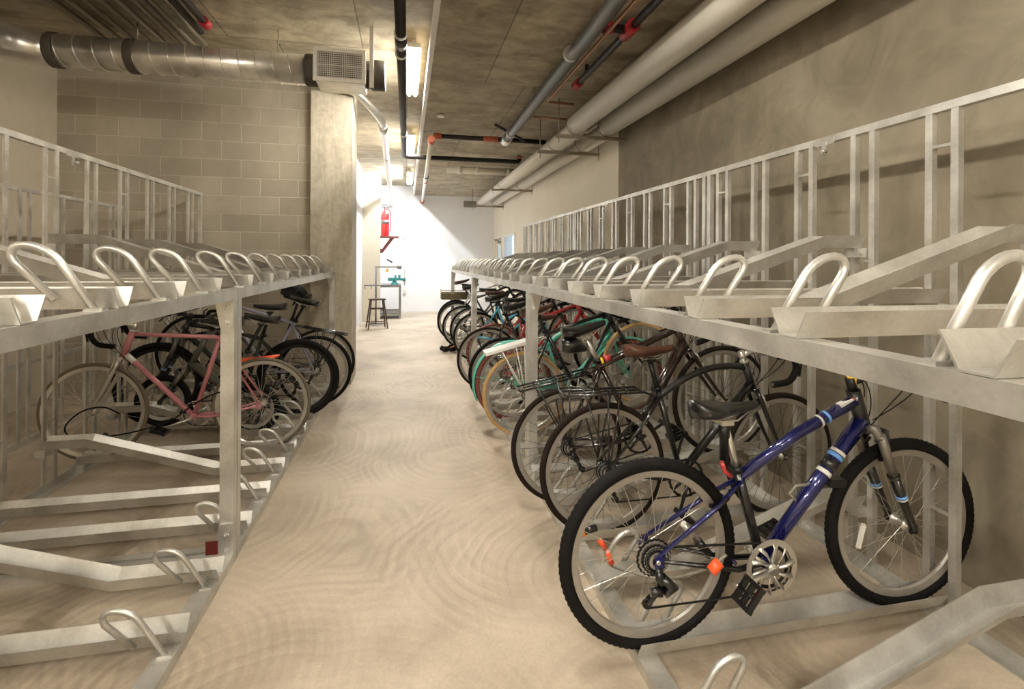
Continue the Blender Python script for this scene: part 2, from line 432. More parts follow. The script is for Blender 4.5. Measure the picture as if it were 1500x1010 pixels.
def rack(loc, rotz, L, D, pitch, zr, ztop, low_off, up_off, lowhigh, uphigh, label, ties=(0,2,4,6), n=8, lowpitch=None, slats_up=False):
    r = empty('two_tier_bike_rack', loc, (0, 0, rotz)); tag(r, label, 'bike rack', 'galvanized two-tier bike racks')
    pw = .05
    # front posts: C channels
    for s0, sg in ((-.002, -1), (-L+.002, 1)):
        mb = MB(); y0 = s0; y1 = s0+sg*pw
        ya, yb = min(y0, y1), max(y0, y1)
        mb.box((.0, ya, .0455), (.006, yb, zr-.0505)); mb.box((.006, y0 if sg > 0 else y0-.006, .0455), (.054, (y0+.006) if sg > 0 else y0, zr-.0505))
        mb.box((.054, ya, .0455), (.06, yb, zr-.0505))
        yin = y0+sg*(pw-.006); mb.box((.006, min(yin, y1), .0455), (.054, max(yin, y1), zr-.0505))
        po = mb.build('front_post', G, r)
        for (za, zb) in ((.045, .20), (zr-.19, zr-.05)):
            g = MB()
            yq = s0+sg*(pw+.001)
            g.prism([(.002, za), (.085 if za < .5 else .058, za), (.058, zb), (.002, zb)] if za < .5 else [(.002, za), (.058, za), (.085, zb), (.002, zb)], yq, yq+sg*.006)
            for zz in (za+.03, za+.10):
                g.lathe((.03, yq+sg*.006, zz), [(.012, 0), (.012, sg*.008), (.006, sg*.009), (.006, sg*.016)], 6, 'y', False)
            g.build('gusset_plate', G, po)
    # rails
    mb = MB()
    mb.box((0, -L+.05, zr-.05), (.005, -.05, zr)).box((.005, -L+.05, zr-.005), (.06, -.05, zr)).box((.055, -L+.05, zr-.03), (.06, -.05, zr-.005))
    mb.box((0, -.05, zr-.05), (.06, -.0, zr+.0)); mb.box((0, -L, zr-.05), (.06, -L+.05, zr+.0))
    mb.build('upper_rail', G, r)
    mb = MB(); mb.box((.0, -L+.002, 0), (.006, -.002, .045)).box((.006, -L+.002, .039), (.072, -.002, .045)).box((.066, -L+.002, 0), (.072, -.002, .039))
    mb.build('base_rail', G, r)
    mb = MB(); mb.box((D-.005, -L+.002, 0), (D, -.002, .045)).box((D-.06, -L+.002, .0), (D-.005, -.002, .006)); mb.build('back_base_rail', G, r)
    mb = MB(); mb.box((D, -L, ztop-.035), (D+.035, 0, ztop))
    for yy in (-L*.36,):
        mb.box((D-.002, yy-.06, ztop-.045), (D+.004, yy+.06, ztop-.01)); mb.box((D-.006, yy-.012, ztop-.10), (D, yy+.012, ztop-.03)); mb.lathe((D-.03, yy-.01, ztop-.08), [(.01, 0), (.01, .03)], 8, 'x')
    mb.build('top_bar', G, r)
    # end beams
    for yy in (-.03, -L+.03):
        MB().box((.072, yy-.022, .0), (D-.06, yy+.022, .04)).build('base_beam', G, r)
        MB().box((.062, yy-.02, zr-.045), (D-.0, yy+.02, zr-.005)).build('end_beam', G, r)
        MB().box((D, yy-.02, 0), (D+.03, yy+.02, ztop-.035)).build('back_post', G, r)
    # slots
    sl = cached(('slat', ztop), lambda: MB().box((0, -.015, 0), (.012, .015, ztop-.035)).box((.012, -.015, 0), (.028, -.011, ztop-.035)).mesh('upright_slat', G))
    lm = cached(('loop', 0), lambda: loop_mesh(.045)); um = cached(('loop', zr), lambda: loop_mesh(zr))
    for k in range(n):
        yl = -(low_off+(lowpitch or pitch)*k); yu = -(up_off+pitch*k)
        a = 'high' if k in lowhigh else 'low'
        me = cached(('tray', a, D, 0), lambda: tray_mesh(a, D, .046, .235)); o = link('wheel_tray', me, r); o.location = (0, yl, 0)
        a = 'high' if k in uphigh else 'low'
        me = cached(('tray', a, D, zr), lambda: tray_mesh(a, D, zr+.001, .235)); o = link('wheel_tray', me, r); o.location = (0, yu, 0)
        o = link('lock_loop', lm, r); o.location = (0, yl+.078, 0)
        o = link('lock_loop', um, r); o.location = (0, yu+.078, 0)
        yc = (yu if slats_up else yl)-.005
        for q in (-.052, .052):
            o = link('upright_slat', sl, r); o.location = (D+.002, yc+q, 0)
        zt = zr+.65 if k in ties else zr+.17
        for zz in (zt, zr-.25, .42):
            o = link('cross_tie', cached('tie', lambda: MB().box((.003, -.037, 0), (.012, .037, .012)).mesh('cross_tie', G)), r); o.location = (D, yc, zz)
    return r

P = 3.0; p_ = .3725
zrR, ztR = 1.295, 2.13
names = ['two-tier steel rack on the right nearest the camera, above the dark blue bicycle',
         'middle two-tier steel rack along the right wall, above the mint green bicycle',
         'farthest two-tier steel rack along the right wall, toward the white end wall']
for i in range(3):
    rack((.82, 3.36+i*3.0, 0), 0, 2.995, 1.36, .3725, zrR, ztR, .18, .17, (0,2,4,6) if i == 1 else (1,3,5,7), (1,3,5,7), names[i])
rack((-.80, -.52, 0), PI, 3.195, 1.40, .375, 1.315, 2.185, .355, .305, (1,3,5,7), (1,3,5,7), 'galvanized two-tier rack at the left nearest the camera, its lower trays empty')
rack((-.80, 2.68, 0), PI, 3.46, 1.40, .422, 1.315, 2.185, .205, .20, (2,4,6), (2,4,6), 'galvanized two-tier rack on the left above the pink road bicycle, ending at the block wall', lowpitch=.375, slats_up=True)
# lower slatted screen behind the left racks
def screen(x, y0, y1, zt, label):
    r = empty('slatted_steel_screen', (x, y0, 0)); tag(r, label, 'screen')
    L = y1-y0
    MB().box((-.03, 0, zt-.03), (0, L, zt)).build('top_bar', G, r); MB().box((-.05, 0, 0), (0, L, .045)).build('base_rail', G, r)
    MB().box((-.03, 0, .62), (-.012, L, .65)).build('middle_bar', G, r)
    me = MB().box((-.012, -.016, .045), (0, .016, zt-.03)).mesh('upright_slat', G)
    k = .18
    while k < L-.1:
        for q in (-.05, .05):
            o = link('upright_slat', me, r); o.location = (0, k+q, 0)
        k += .4
screen(-2.88, -.4, 5.95, 2.0, 'lower slatted steel screen standing behind the left bike racks, near the beige wall')

# ------------------------------------------------------------------ bicycles
def wheel(parent, name, c, Rr, tw, tire, rim, spokem, n=32, knob=False, tireprof=1.0, ax=.045):
    rimR = Rr-tw*1.0
    key = ('w', round(Rr, 4), tw, tire.name, rim.name, spokem.name, n, knob, ax)
    def mk():
        r = rimR; d = .012
        m1 = MB().ring((0,0,0), r-.004, [(-.018, -.009), (-.022, 0), (-.018, .009), (.006, .0125), (.006, -.0125)], 72).mesh('rim', rim)
        h = tw/2; prof = [(h*cos(a)+0, h*1.0*sin(a)) for a in [2*PI*i/12 for i in range(12)]]
        seg = 180 if knob else 80
        m2 = MB().ring((0,0,0), Rr-h, prof, seg, tw=(lambda i: .0016 if i % 2 else -.0016) if knob else None).mesh('tire', tire)
        mb = MB()
        for i in range(n):
            a = 2*PI*i/n; sd = 1 if i % 2 else -1; off = (1 if (i//2) % 2 else -1)*R(62)
            p0 = V((.02*cos(a+off), sd*.028, .02*sin(a+off))); p1 = V(((r-.022)*cos(a), sd*.003, (r-.022)*sin(a)))
            mb.tube([p0, p1], .0012, 4, cap=False)
        m3 = mb.mesh('spokes', spokem)
        m4 = MB().lathe((0, -ax-.012, 0), [(.007, 0), (.009, .005), (.009, ax-.018), (.024, ax-.017), (.024, ax-.012), (.012, ax-.005), (.012, ax+.029), (.024, ax+.036), (.024, ax+.041), (.009, ax+.042), (.009, 2*ax+.019), (.007, 2*ax+.024)], 16, 'y').mesh('hub', M_alloy)
        return m1, m2, m3, m4
    m1, m2, m3, m4 = cached(key, mk)
    w_ = link(name, m1, parent); w_.location = c
    for nm, m_ in (('tire', m2), ('spokes', m3), ('hub', m4)): link(nm, m_, w_)
    return w_

def saddle(parent, p, mat, w=.075, L=.27, tilt=0):
    mb = MB(); n = 12; vs = []; m = 12
    for i in range(n+1):
        t_ = i/n; x = -L*.5+L*t_
        if t_ < .35: ww = w*(.72+.28*sin(PI*min(1, t_/.25)/2))
        else: ww = .019+(w-.019)*max(0, 1-((t_-.30)/.45))**1.3
        if i == 0: ww *= .6
        if i == n: ww *= .7
        top = .012*(1-t_)+.010*(2*t_-1)**2; dep = .045*(1-t_)**.8+.022
        for k in range(m):
            a = 2*PI*k/m; y = ww*cos(a); z = top*1.0+(.012*sin(a) if sin(a) > 0 else dep*sin(a)*(.85))
            vs.append((x, y, z-.006*abs(cos(a))**2))
    fs = [(i*m+k, i*m+(k+1) % m, (i+1)*m+(k+1) % m, (i+1)*m+k) for i in range(n) for k in range(m)]
    fs += [tuple(range(m)), tuple(n*m+k for k in reversed(range(m)))]
    mb.add(vs, fs, True)
    o = mb.build('saddle', mat, parent); o.location = p; o.rotation_euler = (0, tilt, 0)
    mb = MB()
    for s_ in (-1, 1): mb.tube([(-.09, s_*.035, -.02), (-.05, s_*.022, -.045), (.04, s_*.022, -.045), (.11, s_*.008, -.012)], .0035, 6)
    mb.build('saddle_rails', M_alloy, o)
    return o

def bicycle(name, label, group, x, y, z, head=1, pitch=0., steer=0., roll=0., Rr=.343, tw=.042, wb=1.06, bb=(.43, .285), st=.50, fmat=M_black, ftmat=None,
            tire=M_rubber, rim=M_rim, spokem=M_spoke, style='diamond', tr=.016, sad=.14, sadmat=M_black, bars='flat', fork='rigid', forkmat=None,
            knob=False, rack_=False, rackmat=M_black, fender=None, gear=True, ring='plain', hl=.13, crank_a=200, grip=M_rubber, sap=.0, csmat=None, cog=1., pedal_t=35):
    root = empty(name, (x, y, z), (roll, -pitch, 0 if head > 0 else PI))
    tag(root, label, 'bicycle', group)
    B = V((bb[0], 0, bb[1])); sdir = V((-.29, 0, .957)); SC = B+sdir*st
    A = V((0, 0, Rr)); F = V((wb, 0, Rr)); hd = V((-.3256, 0, .9455))
    CR = V((wb-.045, 0, Rr))+hd*(Rr+.055 if fork != 'susp' else Rr+.075); HT = CR+hd*hl
    forkmat = forkmat or fmat
    f = MB(); f.use(fmat)
    f.tube([B, SC+sdir*.02], [.0155, .0155], 12)
    f.tube([CR-hd*.004, HT+hd*.006], .0215, 14)
    f.tube([B-V((0, .034, 0)), B+V((0, .034, 0))], .021, 14)
    if style == 'diamond':
        f.tube([SC-sdir*.015, HT-hd*.02], tr*.92, 12); f.tube([B, CR+hd*.03], tr*1.08, 12)
    elif style == 'mtb':
        f.tube([SC-sdir*.02, (SC+HT)/2+V((0,0,-.008)), HT-hd*.03], [tr, tr*1.1, tr*1.25], 12); f.tube([B, CR+hd*.035], [tr*1.25, tr*1.5], 12)
    elif style == 'curved':
        q = HT-hd*.03
        f.tube(bez(SC-sdir*.03, SC+V((.16, 0, .075)), q+V((-.2, 0, .045)), q, 12), tr*1.1, 12); f.tube([B, CR+hd*.03], tr*1.35, 12)
    elif style == 'thick':
        f.tube([SC-sdir*.02, HT-hd*.02], tr*1.2, 12); f.tube([B, CR+hd*.045], [tr*1.7, tr*1.9], 12)
    elif style == 'mixte':
        f.tube([B+sdir*.26, HT-hd*.03], tr, 12); f.tube([B+sdir*.06, CR+hd*.02], tr, 12)
    elif style == 'cruiser':
        f.tube(bez(SC-sdir*.02, SC+V((.15, 0, .10)), HT-hd*.03+V((-.2, 0, .05)), HT-hd*.03, 12), tr*1.1, 12); f.tube(bez(B, B+V((.12, 0, .05)), CR+V((-.15, 0, -.18)), CR+hd*.02, 12), tr*1.1, 12)
    elif style == 'fold':
        f.tube([B+sdir*.10, CR+hd*.05], tr*1.9, 12)
    for s_ in (-1, 1):
        f.use(csmat or fmat)
        f.tube([B+V((-.02, s_*.022, 0)), B+V((-.13, s_*.04, 0)), A+V((.02, s_*.062, 0))], [.011, .011, .007], 8)
        f.use(fmat)
        top = SC-sdir*.03 if style not in ('fold',) else B+sdir*.22
        f.tube([top+V((0, s_*.012, 0)), top.lerp(A, .3)+V((0, s_*.04, 0)), A+V((.005, s_*.062, .02))], [.009, .009, .007], 8)
        f.cbox(A+V((.006, s_*.064, 0)), (.035, .006, .04))
    b1 = B.lerp(A, .30); f.tube([b1+V((0, -.04, 0)), b1+V((0, .04, 0))], .007, 8)
    b2 = (SC-sdir*.03).lerp(A, .22); f.tube([b2+V((0, -.035, 0)), b2+V((0, .035, 0))], .007, 8)
    f.build('frame', None, root)
    # wheels
    wheel(root, 'rear_wheel', A, Rr, tw, tire, rim, spokem, knob=knob, ax=.06)
    # steering assembly: fork is a part, the front wheel another
    Ms = Matrix.Translation(CR) @ Matrix.Rotation(steer, 4, hd) @ Matrix.Translation(-CR)
    fo = MB()
    if fork == 'susp':
        fo.use(M_grey)
        for s_ in (-1, 1):
            top = CR+V((.015, s_*.062, -.03)); bot = F+V((0, s_*.055, 0)); mid = top.lerp(bot, .42)
            fo.use(M_grey); fo.tube([CR+V((.0, s_*.01, .0)), CR+V((.01, s_*.045, .005)), top], [.022, .02, .018], 10); fo.tube([top+V((0,0,.02)), mid], .0175, 12)
            fo.use(M_black); fo.tube([mid+(top-mid)*.08, mid], .023, 12); fo.tube([mid, bot], [.0195, .015], 12); fo.cbox(bot, (.03, .012, .035))
            fo.use(M_lblue); q = mid.lerp(bot, .33); fo.tube([q, q+(bot-mid)*.05], .0203, 12); fo.use(M_whitep); fo.tube([q+(bot-mid)*.06, q+(bot-mid)*.08], .0203, 12)
        fo.use(M_black); fo.tube([CR+V((.05, -.06, -.07)), CR+V((.07, -.03, -.01)), CR+V((.07, .03, -.01)), CR+V((.05, .06, -.07))], .012, 8)
    else:
        fo.use(forkmat)
        fo.tube([CR+V((0, -.045, -.008)), CR+V((0, .045, -.008))], .013, 8)
        for s_ in (-1, 1):
            a_ = CR+V((0, s_*.045, -.008)); c_ = F+V((0, s_*.05, 0)); d_ = a_.lerp(c_, .6)+V((-.012, 0, 0))
            fo.tube(bez(a_, a_.lerp(d_, .6), d_, c_, 8), [.0125]*5+[.011, .010, .009, .008], 8); fo.cbox(c_, (.018, .006, .03))
    o = fo.build('fork', None, root)
    if steer: o.matrix_local = Ms
    wf = wheel(root, 'front_wheel', F, Rr, tw, tire, rim, spokem, knob=knob, ax=.045)
    if steer: wf.matrix_local = Ms @ Matrix.Translation(F)
    # cockpit
    ST = HT+hd*.045
    mb = MB(); mb.tube([HT, HT+hd*.012], .024, 12); mb.tube([HT+hd*.012, ST+hd*.02], .018, 12); 
    fwd = .08
    C = ST+V((fwd, 0, .02)); mb.tube([ST, C], [.016, .014], 10); mb.tube([C+V((0, -.025, 0)), C+V((0, .025, 0))], .019, 10)
    sm_ = mb.build('stem', M_blackm if bars != 'drop' else M_alloy, root)
    mb = MB(); barmat = M_blackm; gp = []; lever = []
    if bars == 'flat':
        pts = [C+V((-.03, -.29, .03)), C+V((0, -.1, .02)), C, C+V((0, .1, .02)), C+V((-.03, .29, .03))]
        mb.tube(arc(pts, .05, 4), .0125, 10)
        for s_ in (-1, 1): gp.append([C+V((-.03, s_*.29, .03)), C+V((-.018, s_*.19, .0267))]); lever.append([C+V((-.01, s_*.16, .02)), C+V((.05, s_*.17, -.005)), C+V((.045, s_*.27, -.03))])
    elif bars == 'drop':
        for s_ in (-1, 1):
            pts = [C, C+V((0, s_*.17, 0)), C+V((.075, s_*.20, 0)), C+V((.09, s_*.205, -.06)), C+V((.045, s_*.21, -.125)), C+V((-.06, s_*.21, -.135))]
            mb.tube(arc(pts, .05, 5), .0125, 10); gp.append(arc(pts[1:], .05, 5)); lever.append([C+V((.085, s_*.205, .02)), C+V((.12, s_*.205, 0)), C+V((.10, s_*.208, -.10))])
    elif bars == 'swept':
        for s_ in (-1, 1):
            pts = [C, C+V((.03, s_*.12, .05)), C+V((-.03, s_*.25, .06)), C+V((-.19, s_*.28, .045))]
            mb.tube(arc(pts, .07, 6), .0115, 10); gp.append([C+V((-.09, s_*.268, .0525)), C+V((-.195, s_*.281, .0445))]); lever.append([C+V((-.02, s_*.25, .05)), C+V((-.06, s_*.24, .015)), C+V((-.14, s_*.26, .0)),])
    hb = mb.build('handlebar', barmat if bars == 'flat' else M_alloy, root)
    for g_ in gp: MB().tube(g_, .0165, 10).build('grip', grip, hb)
    for g_ in lever: MB().tube(arc(g_, .02, 3), .006, 6).build('brake_lever', M_blackm, hb)
    # cables
    mb = MB()
    for s_ in (-1, 1):
        mb.tube(bez(C+V((.03, s_*.15, .01)), C+V((.14, s_*.14, .0)), CR+V((.12, s_*.05, .10)), CR+V((.03, s_*.01, .03)), 14), .0022, 5)
        mb.tube(bez(C+V((.02, s_*.13, .0)), C+V((.10, s_*.10, -.02)), CR+V((.10, s_*.03, .12)), CR.lerp(B, .2)+V((0, s_*.02, .01)), 14), .0022, 5)
    mb.build('brake_cable', M_rubber, root)
    # seat post and saddle
    SP = SC+sdir*(sad); mb = MB(); mb.tube([SC-sdir*.02, SP], .0135, 12); mb.cbox(SP+V((0, 0, .004)), (.05, .05, .02))
    mb.build('seat_post', M_alloy if sap else M_blackm, root)
    MB().tube([SC+sdir*.002, SC+sdir*.024], .021, 12).box((SC.x-.035, -.012, SC.z), (SC.x-.015, .012, SC.z+.02)).build('seat_clamp', M_blackm, root)
    saddle(root, SP+V((.0, 0, .056)), sadmat)
    # drivetrain on the right hand side (-y)
    K = B+V((0, -.05, 0)); rr = .095 if ring == 'plain' else .10
    mb = MB()
    rm = M_alloy if ring != 'black' else M_blackm
    mb.use(rm)
    mb.ring(K, rr-.012, [(0, -.0015), (0, .0015), (.012, .0015), (.012, -.0015)], 44, tw=lambda i: .003 if i % 2 else -.001)
    if ring == 'guard':
        mb.ring(K+V((0, -.008, 0)), rr-.012, [(-.002, -.0012), (-.002, .0012), (.020, .0012), (.020, -.0012)], 48)
        for i in range(10):
            a = 2*PI*i/10
            p0 = K+V((.028*cos(a), -.010, .028*sin(a))); p1 = K+V((.092*cos(a+.25), -.010, .092*sin(a+.25)))
            mb.tube([p0, p0.lerp(p1, .5)+V((.006*sin(a), 0, -.006*cos(a))), p1], [.006, .009, .011], 6, flat=.35)
        mb.use(M_blackm); mb.ring(K+V((0, .006, 0)), .07, [(0, -.0015), (0, .0015), (.012, .0015), (.012, -.0015)], 44)
        mb.use(rm)
    for i in range(5):
        a = 2*PI*i/5; mb.tube([K, K+V(((rr-.01)*cos(a), -.001, (rr-.01)*sin(a)))], [.010, .006], 6)
    mb.lathe(K+V((0, -.022, 0)), [(.016, 0), (.022, .005), (.022, .02)], 14, 'y')
    cs = mb.build('crankset', None, root)
    for s_, aa in ((-1, crank_a), (1, crank_a+180)):
        d_ = V((cos(R(aa)), 0, sin(R(aa)))); o0 = B+V((0, s_*.075, 0)); e0 = o0+d_*.165+V((0, s_*.012, 0))
        MB().tube([B+V((0, s_*.04, 0)), o0], .012, 8).tube([o0-d_*.01, e0+d_*.012], [.014, .010], 10, flat=.6, up=(0,1,0)).build('crank_arm', M_alloy if ring != 'black' else M_blackm, cs)
        pm = MB(); pc = e0+V((0, s_*.055, 0))
        tl = R(pedal_t) if s_ < 0 else R(-20)
        Mr = Matrix.Rotation(tl, 4, 'Y')
        for q in (-.03, 0, .03): pm.cbox(pc+Mr @ V((0, q*1.2, 0)), (.085, .011, .022), Mr)
        for q in (-.042, .042): pm.cbox(pc+Mr @ V((q, 0, 0)), (.014, .085, .024), Mr)
        pm.tube([e0, pc+V((0, s_*.035, 0))], .006, 8)
        pm.build('pedal', M_black, cs)
    ch = MB(); rc = .042; Cg = A+V((0, -.045, 0)); Kc = K+V((0, 0, 0))
    if gear:
        pul1 = A+V((.02, -.048, -.075*cog)); pul2 = A+V((.045, -.048, -.14)) if cog == 1 else A+V((-.035, -.048, -.15))
        pts = []
        for k in range(9): a = PI/2-PI*k/8; pts.append(K+V(((rr-.008)*cos(a), 0, (rr-.008)*sin(a))))
        pts += [pul2+V((0, 0, -.018)), pul2+V((-.018, 0, 0)), pul1+V((.018, 0, 0))]
        for k in range(9): a = -PI/3-PI*k*1.15/8; pts.append(Cg+V((rc*cos(a), 0, rc*sin(a))))
        ch.tube(pts, .0042, 6, closed=True, flat=.9)
        ch.build('chain', M_blackm, root)
        cm = MB().use(M_blackm); cm.lathe(A+V((0, -.058, 0)), [(.014, 0), (.018, .002), (.018, .028)], 16, 'y')
        for j, q in enumerate([q_*cog for q_ in (.052, .047, .041, .035, .029, .023)]):
            cm.use(M_alloy if j % 2 else M_blackm)
            cm.ring(A+V((0, -.032-.005*j, 0)), q*.62, [(0, -.001), (0, .001), (q*.38, .001), (q*.38, -.001)], 44, tw=lambda i: .002 if i % 2 else -.0015)
        cm.build('cassette', None, root)
        dm = MB()
        if cog != 1:
            dm.tube([A+V((.01, -.07, -.05)), A+V((.05, -.075, -.085)), A+V((.02, -.07, -.11))], [.018, .022, .016], 10); dm.tube([A+V((-.03, -.066, -.10)), A+V((.01, -.07, -.10))], [.014, .018], 10)
        dm.tube([A+V((.005, -.06, -.02)), A+V((.0, -.075, -.05)), pul1+V((0, -.012, 0))], [.01, .016, .012], 8)
        for pc in (pul1, pul2): dm.lathe(pc+V((0, -.006, 0)), [(.017, 0), (.017, .010)], 12, 'y', False)
        dm.tube([pul1+V((0, -.009, 0)), pul2+V((0, -.009, 0))], .010, 8, flat=.3, up=(1,0,0)); dm.tube([pul1+V((0, .009, 0)), pul2+V((0, .009, 0))], .010, 8, flat=.3, up=(1,0,0))
        dm.build('derailleur', M_black, root)
    else:
        pts = []
        for k in range(9): a = PI/2-PI*k/8; pts.append(K+V(((rr-.008)*cos(a), 0, (rr-.008)*sin(a))))
        for k in range(9): a = -PI/2-PI*k/8; pts.append(Cg+V((.03*cos(a), 0, .03*sin(a))))
        ch.tube(pts, .0042, 6, closed=True); ch.build('chain', M_blackm, root)
        MB().lathe(A+V((0, -.043, 0)), [(.031, 0), (.031, -.003)], 24, 'y', False).build('cog', M_alloy, root)
    # brakes
    for (wc, ref, mt, dx) in ((A, b2, None, .015), (F, CR+V((.035, 0, -.03)), Ms if steer else None, 0)):
        mb = MB(); d_ = (ref-wc).normalized(); q = wc+d_*(Rr-tw-.002)
        for s_ in (-1, 1):
            mb.tube([q+V((0, s_*.045, 0))+d_*(-.01), q+V((0, s_*.04, 0))+d_*.05, q+V((0, s_*.012, 0))+d_*(tw+.035)], .006, 6)
            mb.cbox(q+V((0, s_*.026, 0)), (.05, .012, .012))
        o = mb.build('brake', M_alloy if bars == 'drop' else M_blackm, root)
        if mt is not None: o.matrix_local = mt
    if rack_:
        mb = MB(); zt = 2*Rr+.055; x0, x1 = -.22, .20
        for s_ in (-1, 1):
            mb.tube([(x0, s_*.055, zt), (x1, s_*.055, zt)], .006, 8)
            for xx in (-.12, .0, .07): mb.tube([(xx, s_*.057, zt), (.0, s_*.078, Rr+.02)], .0045, 6)
            mb.tube([(x1, s_*.055, zt), (SC.x-.02, s_*.02, min(SC.z-.03, zt+.05))], .005, 6)
        for xx in (x0, -.1, .02, .12, x1): mb.tube([(xx, -.055, zt), (xx, .055, zt)], .005, 6)
        mb.tube([(x0+.03, 0, zt), (x1, 0, zt)], .005, 6)
        mb.build('rear_rack', rackmat, root)
    if fender:
        for (c, a0_, a1_, mt) in ((A, 20, 205, None), (F, 10, 165, Ms if steer else None)):
            if c is A or fender[1]:
                vs = []; fs = []; n_ = 24; pr = [(-.027, -.008), (-.016, .004), (0, .008), (.016, .004), (.027, -.008)]; rf = Rr+.014
                for i in range(n_+1):
                    a = R(a0_+(a1_-a0_)*i/n_)
                    for (py, pr_) in pr: vs.append((c.x+(rf+pr_)*cos(a), py, c.z+(rf+pr_)*sin(a)))
                    for (py, pr_) in reversed(pr): vs.append((c.x+(rf+pr_-.002)*cos(a), py*.97, c.z+(rf+pr_-.002)*sin(a)))
                for i in range(n_):
                    for k in range(10): fs.append((i*10+k, i*10+(k+1) % 10, (i+1)*10+(k+1) % 10, (i+1)*10+k))
                fs += [tuple(range(10)), tuple(n_*10+k for k in reversed(range(10)))]
                mb = MB(); mb.add(vs, fs, True)
                for s_ in (-1, 1): mb.tube([c+V((0, s_*.06, 0)), c+V(((rf)*cos(R(a1_-35)), s_*.026, rf*sin(R(a1_-35))))], .0025, 5)
                o = mb.build('fender', fender[0], root)
                if mt is not None: o.matrix_local = mt
    # valve + reflectors
    return root, dict(A=A, B=B, SC=SC, CR=CR, HT=HT, F=F, C=C, hd=hd, sdir=sdir, SP=SP, Rr=Rr, Ms=Ms, root=root)

GR = 'bicycles parked on the lower trays of the right racks'
GL = 'bicycles parked on the lower trays of the left racks'
ZT = .054
YR = [3.36-.18-.3725*k for k in range(8)]
# R1 -- dark blue hybrid
r1, d = bicycle('bicycle', 'dark blue bicycle with suspension fork and silver chain guard, nearest on the right', GR, .875, 1.69, ZT, wb=1.115, bb=(.465, .265), st=.36, Rr=.345, tw=.046,
        fmat=M_blue, style='mtb', tr=.0195, sad=.20, fork='susp', knob=True, ring='guard', hl=.15, crank_a=187, steer=R(-3), sap=1, csmat=M_black, cog=1.28, pedal_t=-52)
B, SC, CR, HT, A, F = d['B'], d['SC'], d['CR'], d['HT'], d['A'], d['F']
mb = MB(); mb.use(M_black)
mb.tube([B+V((0,0,-.005)), SC+d['sdir']*.012], .0185, 12); mb.build('seat_tube', None, r1)
MB().tube([CR-d['hd']*.003, HT+d['hd']*.01], .027, 14).build('head_tube', M_black, r1)
mb = MB(); dn = CR+d['hd']*.035; 
for (t0, t1, m_) in ((.60, .625, M_whitep), (.64, .70, M_black), (.715, .74, M_lblue), (.745, .765, M_whitep)):
    MB().tube([B.lerp(dn, t0), B.lerp(dn, t1)], [.0195*(1.25+.25*t0)+.0008, .0195*(1.25+.25*t1)+.0008], 14).build('frame_decal', m_, r1)
tt0 = (SC+HT)/2+V((0,0,-.008)); tt1 = HT-d['hd']*.03
MB().tube([tt0.lerp(tt1, .35), tt0.lerp(tt1, .38)], .0245, 14).build('frame_decal', M_whitep, r1); MB().tube([tt0.lerp(tt1, .46), tt0.lerp(tt1, .50)], .0247, 14).build('frame_decal', M_lblue, r1)
mb = MB(); mb.use(M_whitep); mb.cbox(tt0.lerp(tt1, .80)+V((0, -.006, .018)), (.07, .026, .012), Matrix.Rotation(-.33, 4, 'Y')); mb.use(M_red); mb.cbox(tt0.lerp(tt1, .93)+V((0, -.006, .019)), (.022, .027, .012), Matrix.Rotation(-.33, 4, 'Y'))
mb.build('frame_decal', None, r1)
q = B.lerp(dn, .38); mb = MB(); mb.tube([q+V((-.02, 0, .02)), q+V((-.05, 0, .05)), q+V((-.02, 0, .075)), q+V((.04, 0, .075))], .009, 8, flat=.5); mb.build('bottle_cage_stub', M_greypl, r1)
q = B.lerp(dn, .62)+V((.045, 0, -.045)); MB().cbox(q, (.075, .045, .032), Matrix.Rotation(.1, 4, 'Y')).build('front_light', M_black, r1)
o = MB().cbox(V((-.19, .006, -.06)), (.016, .010, .10), Matrix.Rotation(R(14), 4, 'Y')).build('spoke_reflector', M_whitep, r1); o.matrix_local = d['Ms'] @ Matrix.Translation(F+V((0, -.012, .02)))
MB().lathe(d['SP'], [(.0165, -.14), (.0165, -.06), (.02, -.055), (.02, .0)], 14, 'z').build('seat_post_sleeve', M_blackm, r1)
MB().lathe(HT+d['hd']*.03+V((0,0,0)), [(.0165, 0), (.0165, .045)], 14, 'z').build('yellow_headset_spacer', M_yellow, r1)
MB().tube([SC+V((-.05, -.03, .0)), SC+V((-.075, -.03, .02)), SC+V((-.09, -.03, .055))], .009, 8).build('red_reflector', M_red, r1)
# R2 -- black curved frame with drop bars
r2, d2 = bicycle('bicycle', 'black bicycle with a curved top tube, parked directly behind the dark blue one', GR, 1.0, 2.435, ZT, wb=1.04, st=.47, Rr=.340, tw=.032, fmat=M_black, tire=M_tread, style='curved',
        bars='drop', rack_=True, sadmat=M_brown, sad=.17, spokem=M_dspoke, ring='black', crank_a=250, bb=(.44, .275), hl=.15)
# R3 -- brown black thick tube on raised tray
r3, d3 = bicycle('bicycle', 'brown-black bicycle with a thick down tube, rear rack and saddle bag, front wheel raised', GR, 1.0, 2.808, ZT, pitch=R(12), wb=1.03, st=.50, Rr=.338, tw=.030, fmat=M_maroon, tire=M_tread, style='thick', tr=.018,
        bars='drop', rack_=True, sad=.17, spokem=M_dspoke, ring='black', crank_a=20, hl=.16, sap=1)
SP = d3['SP']; MB().tube([SP+V((-.16, 0, -.01)), SP+V((-.09, 0, -.025)), SP+V((-.01, 0, -.06))], [.035, .05, .022], 12).build('saddle_bag', M_black, r3)
q0 = d3['SC'].lerp(d3['HT'], .03)
MB().tube([d3['SC'].lerp(d3['HT'], .02), d3['SC'].lerp(d3['HT'], .05)], .0235, 12).build('yellow_band', M_yellow, r3); MB().tube([d3['SC'].lerp(d3['HT'], .07), d3['SC'].lerp(d3['HT'], .14)], .0235, 12).build('red_band', M_red, r3)
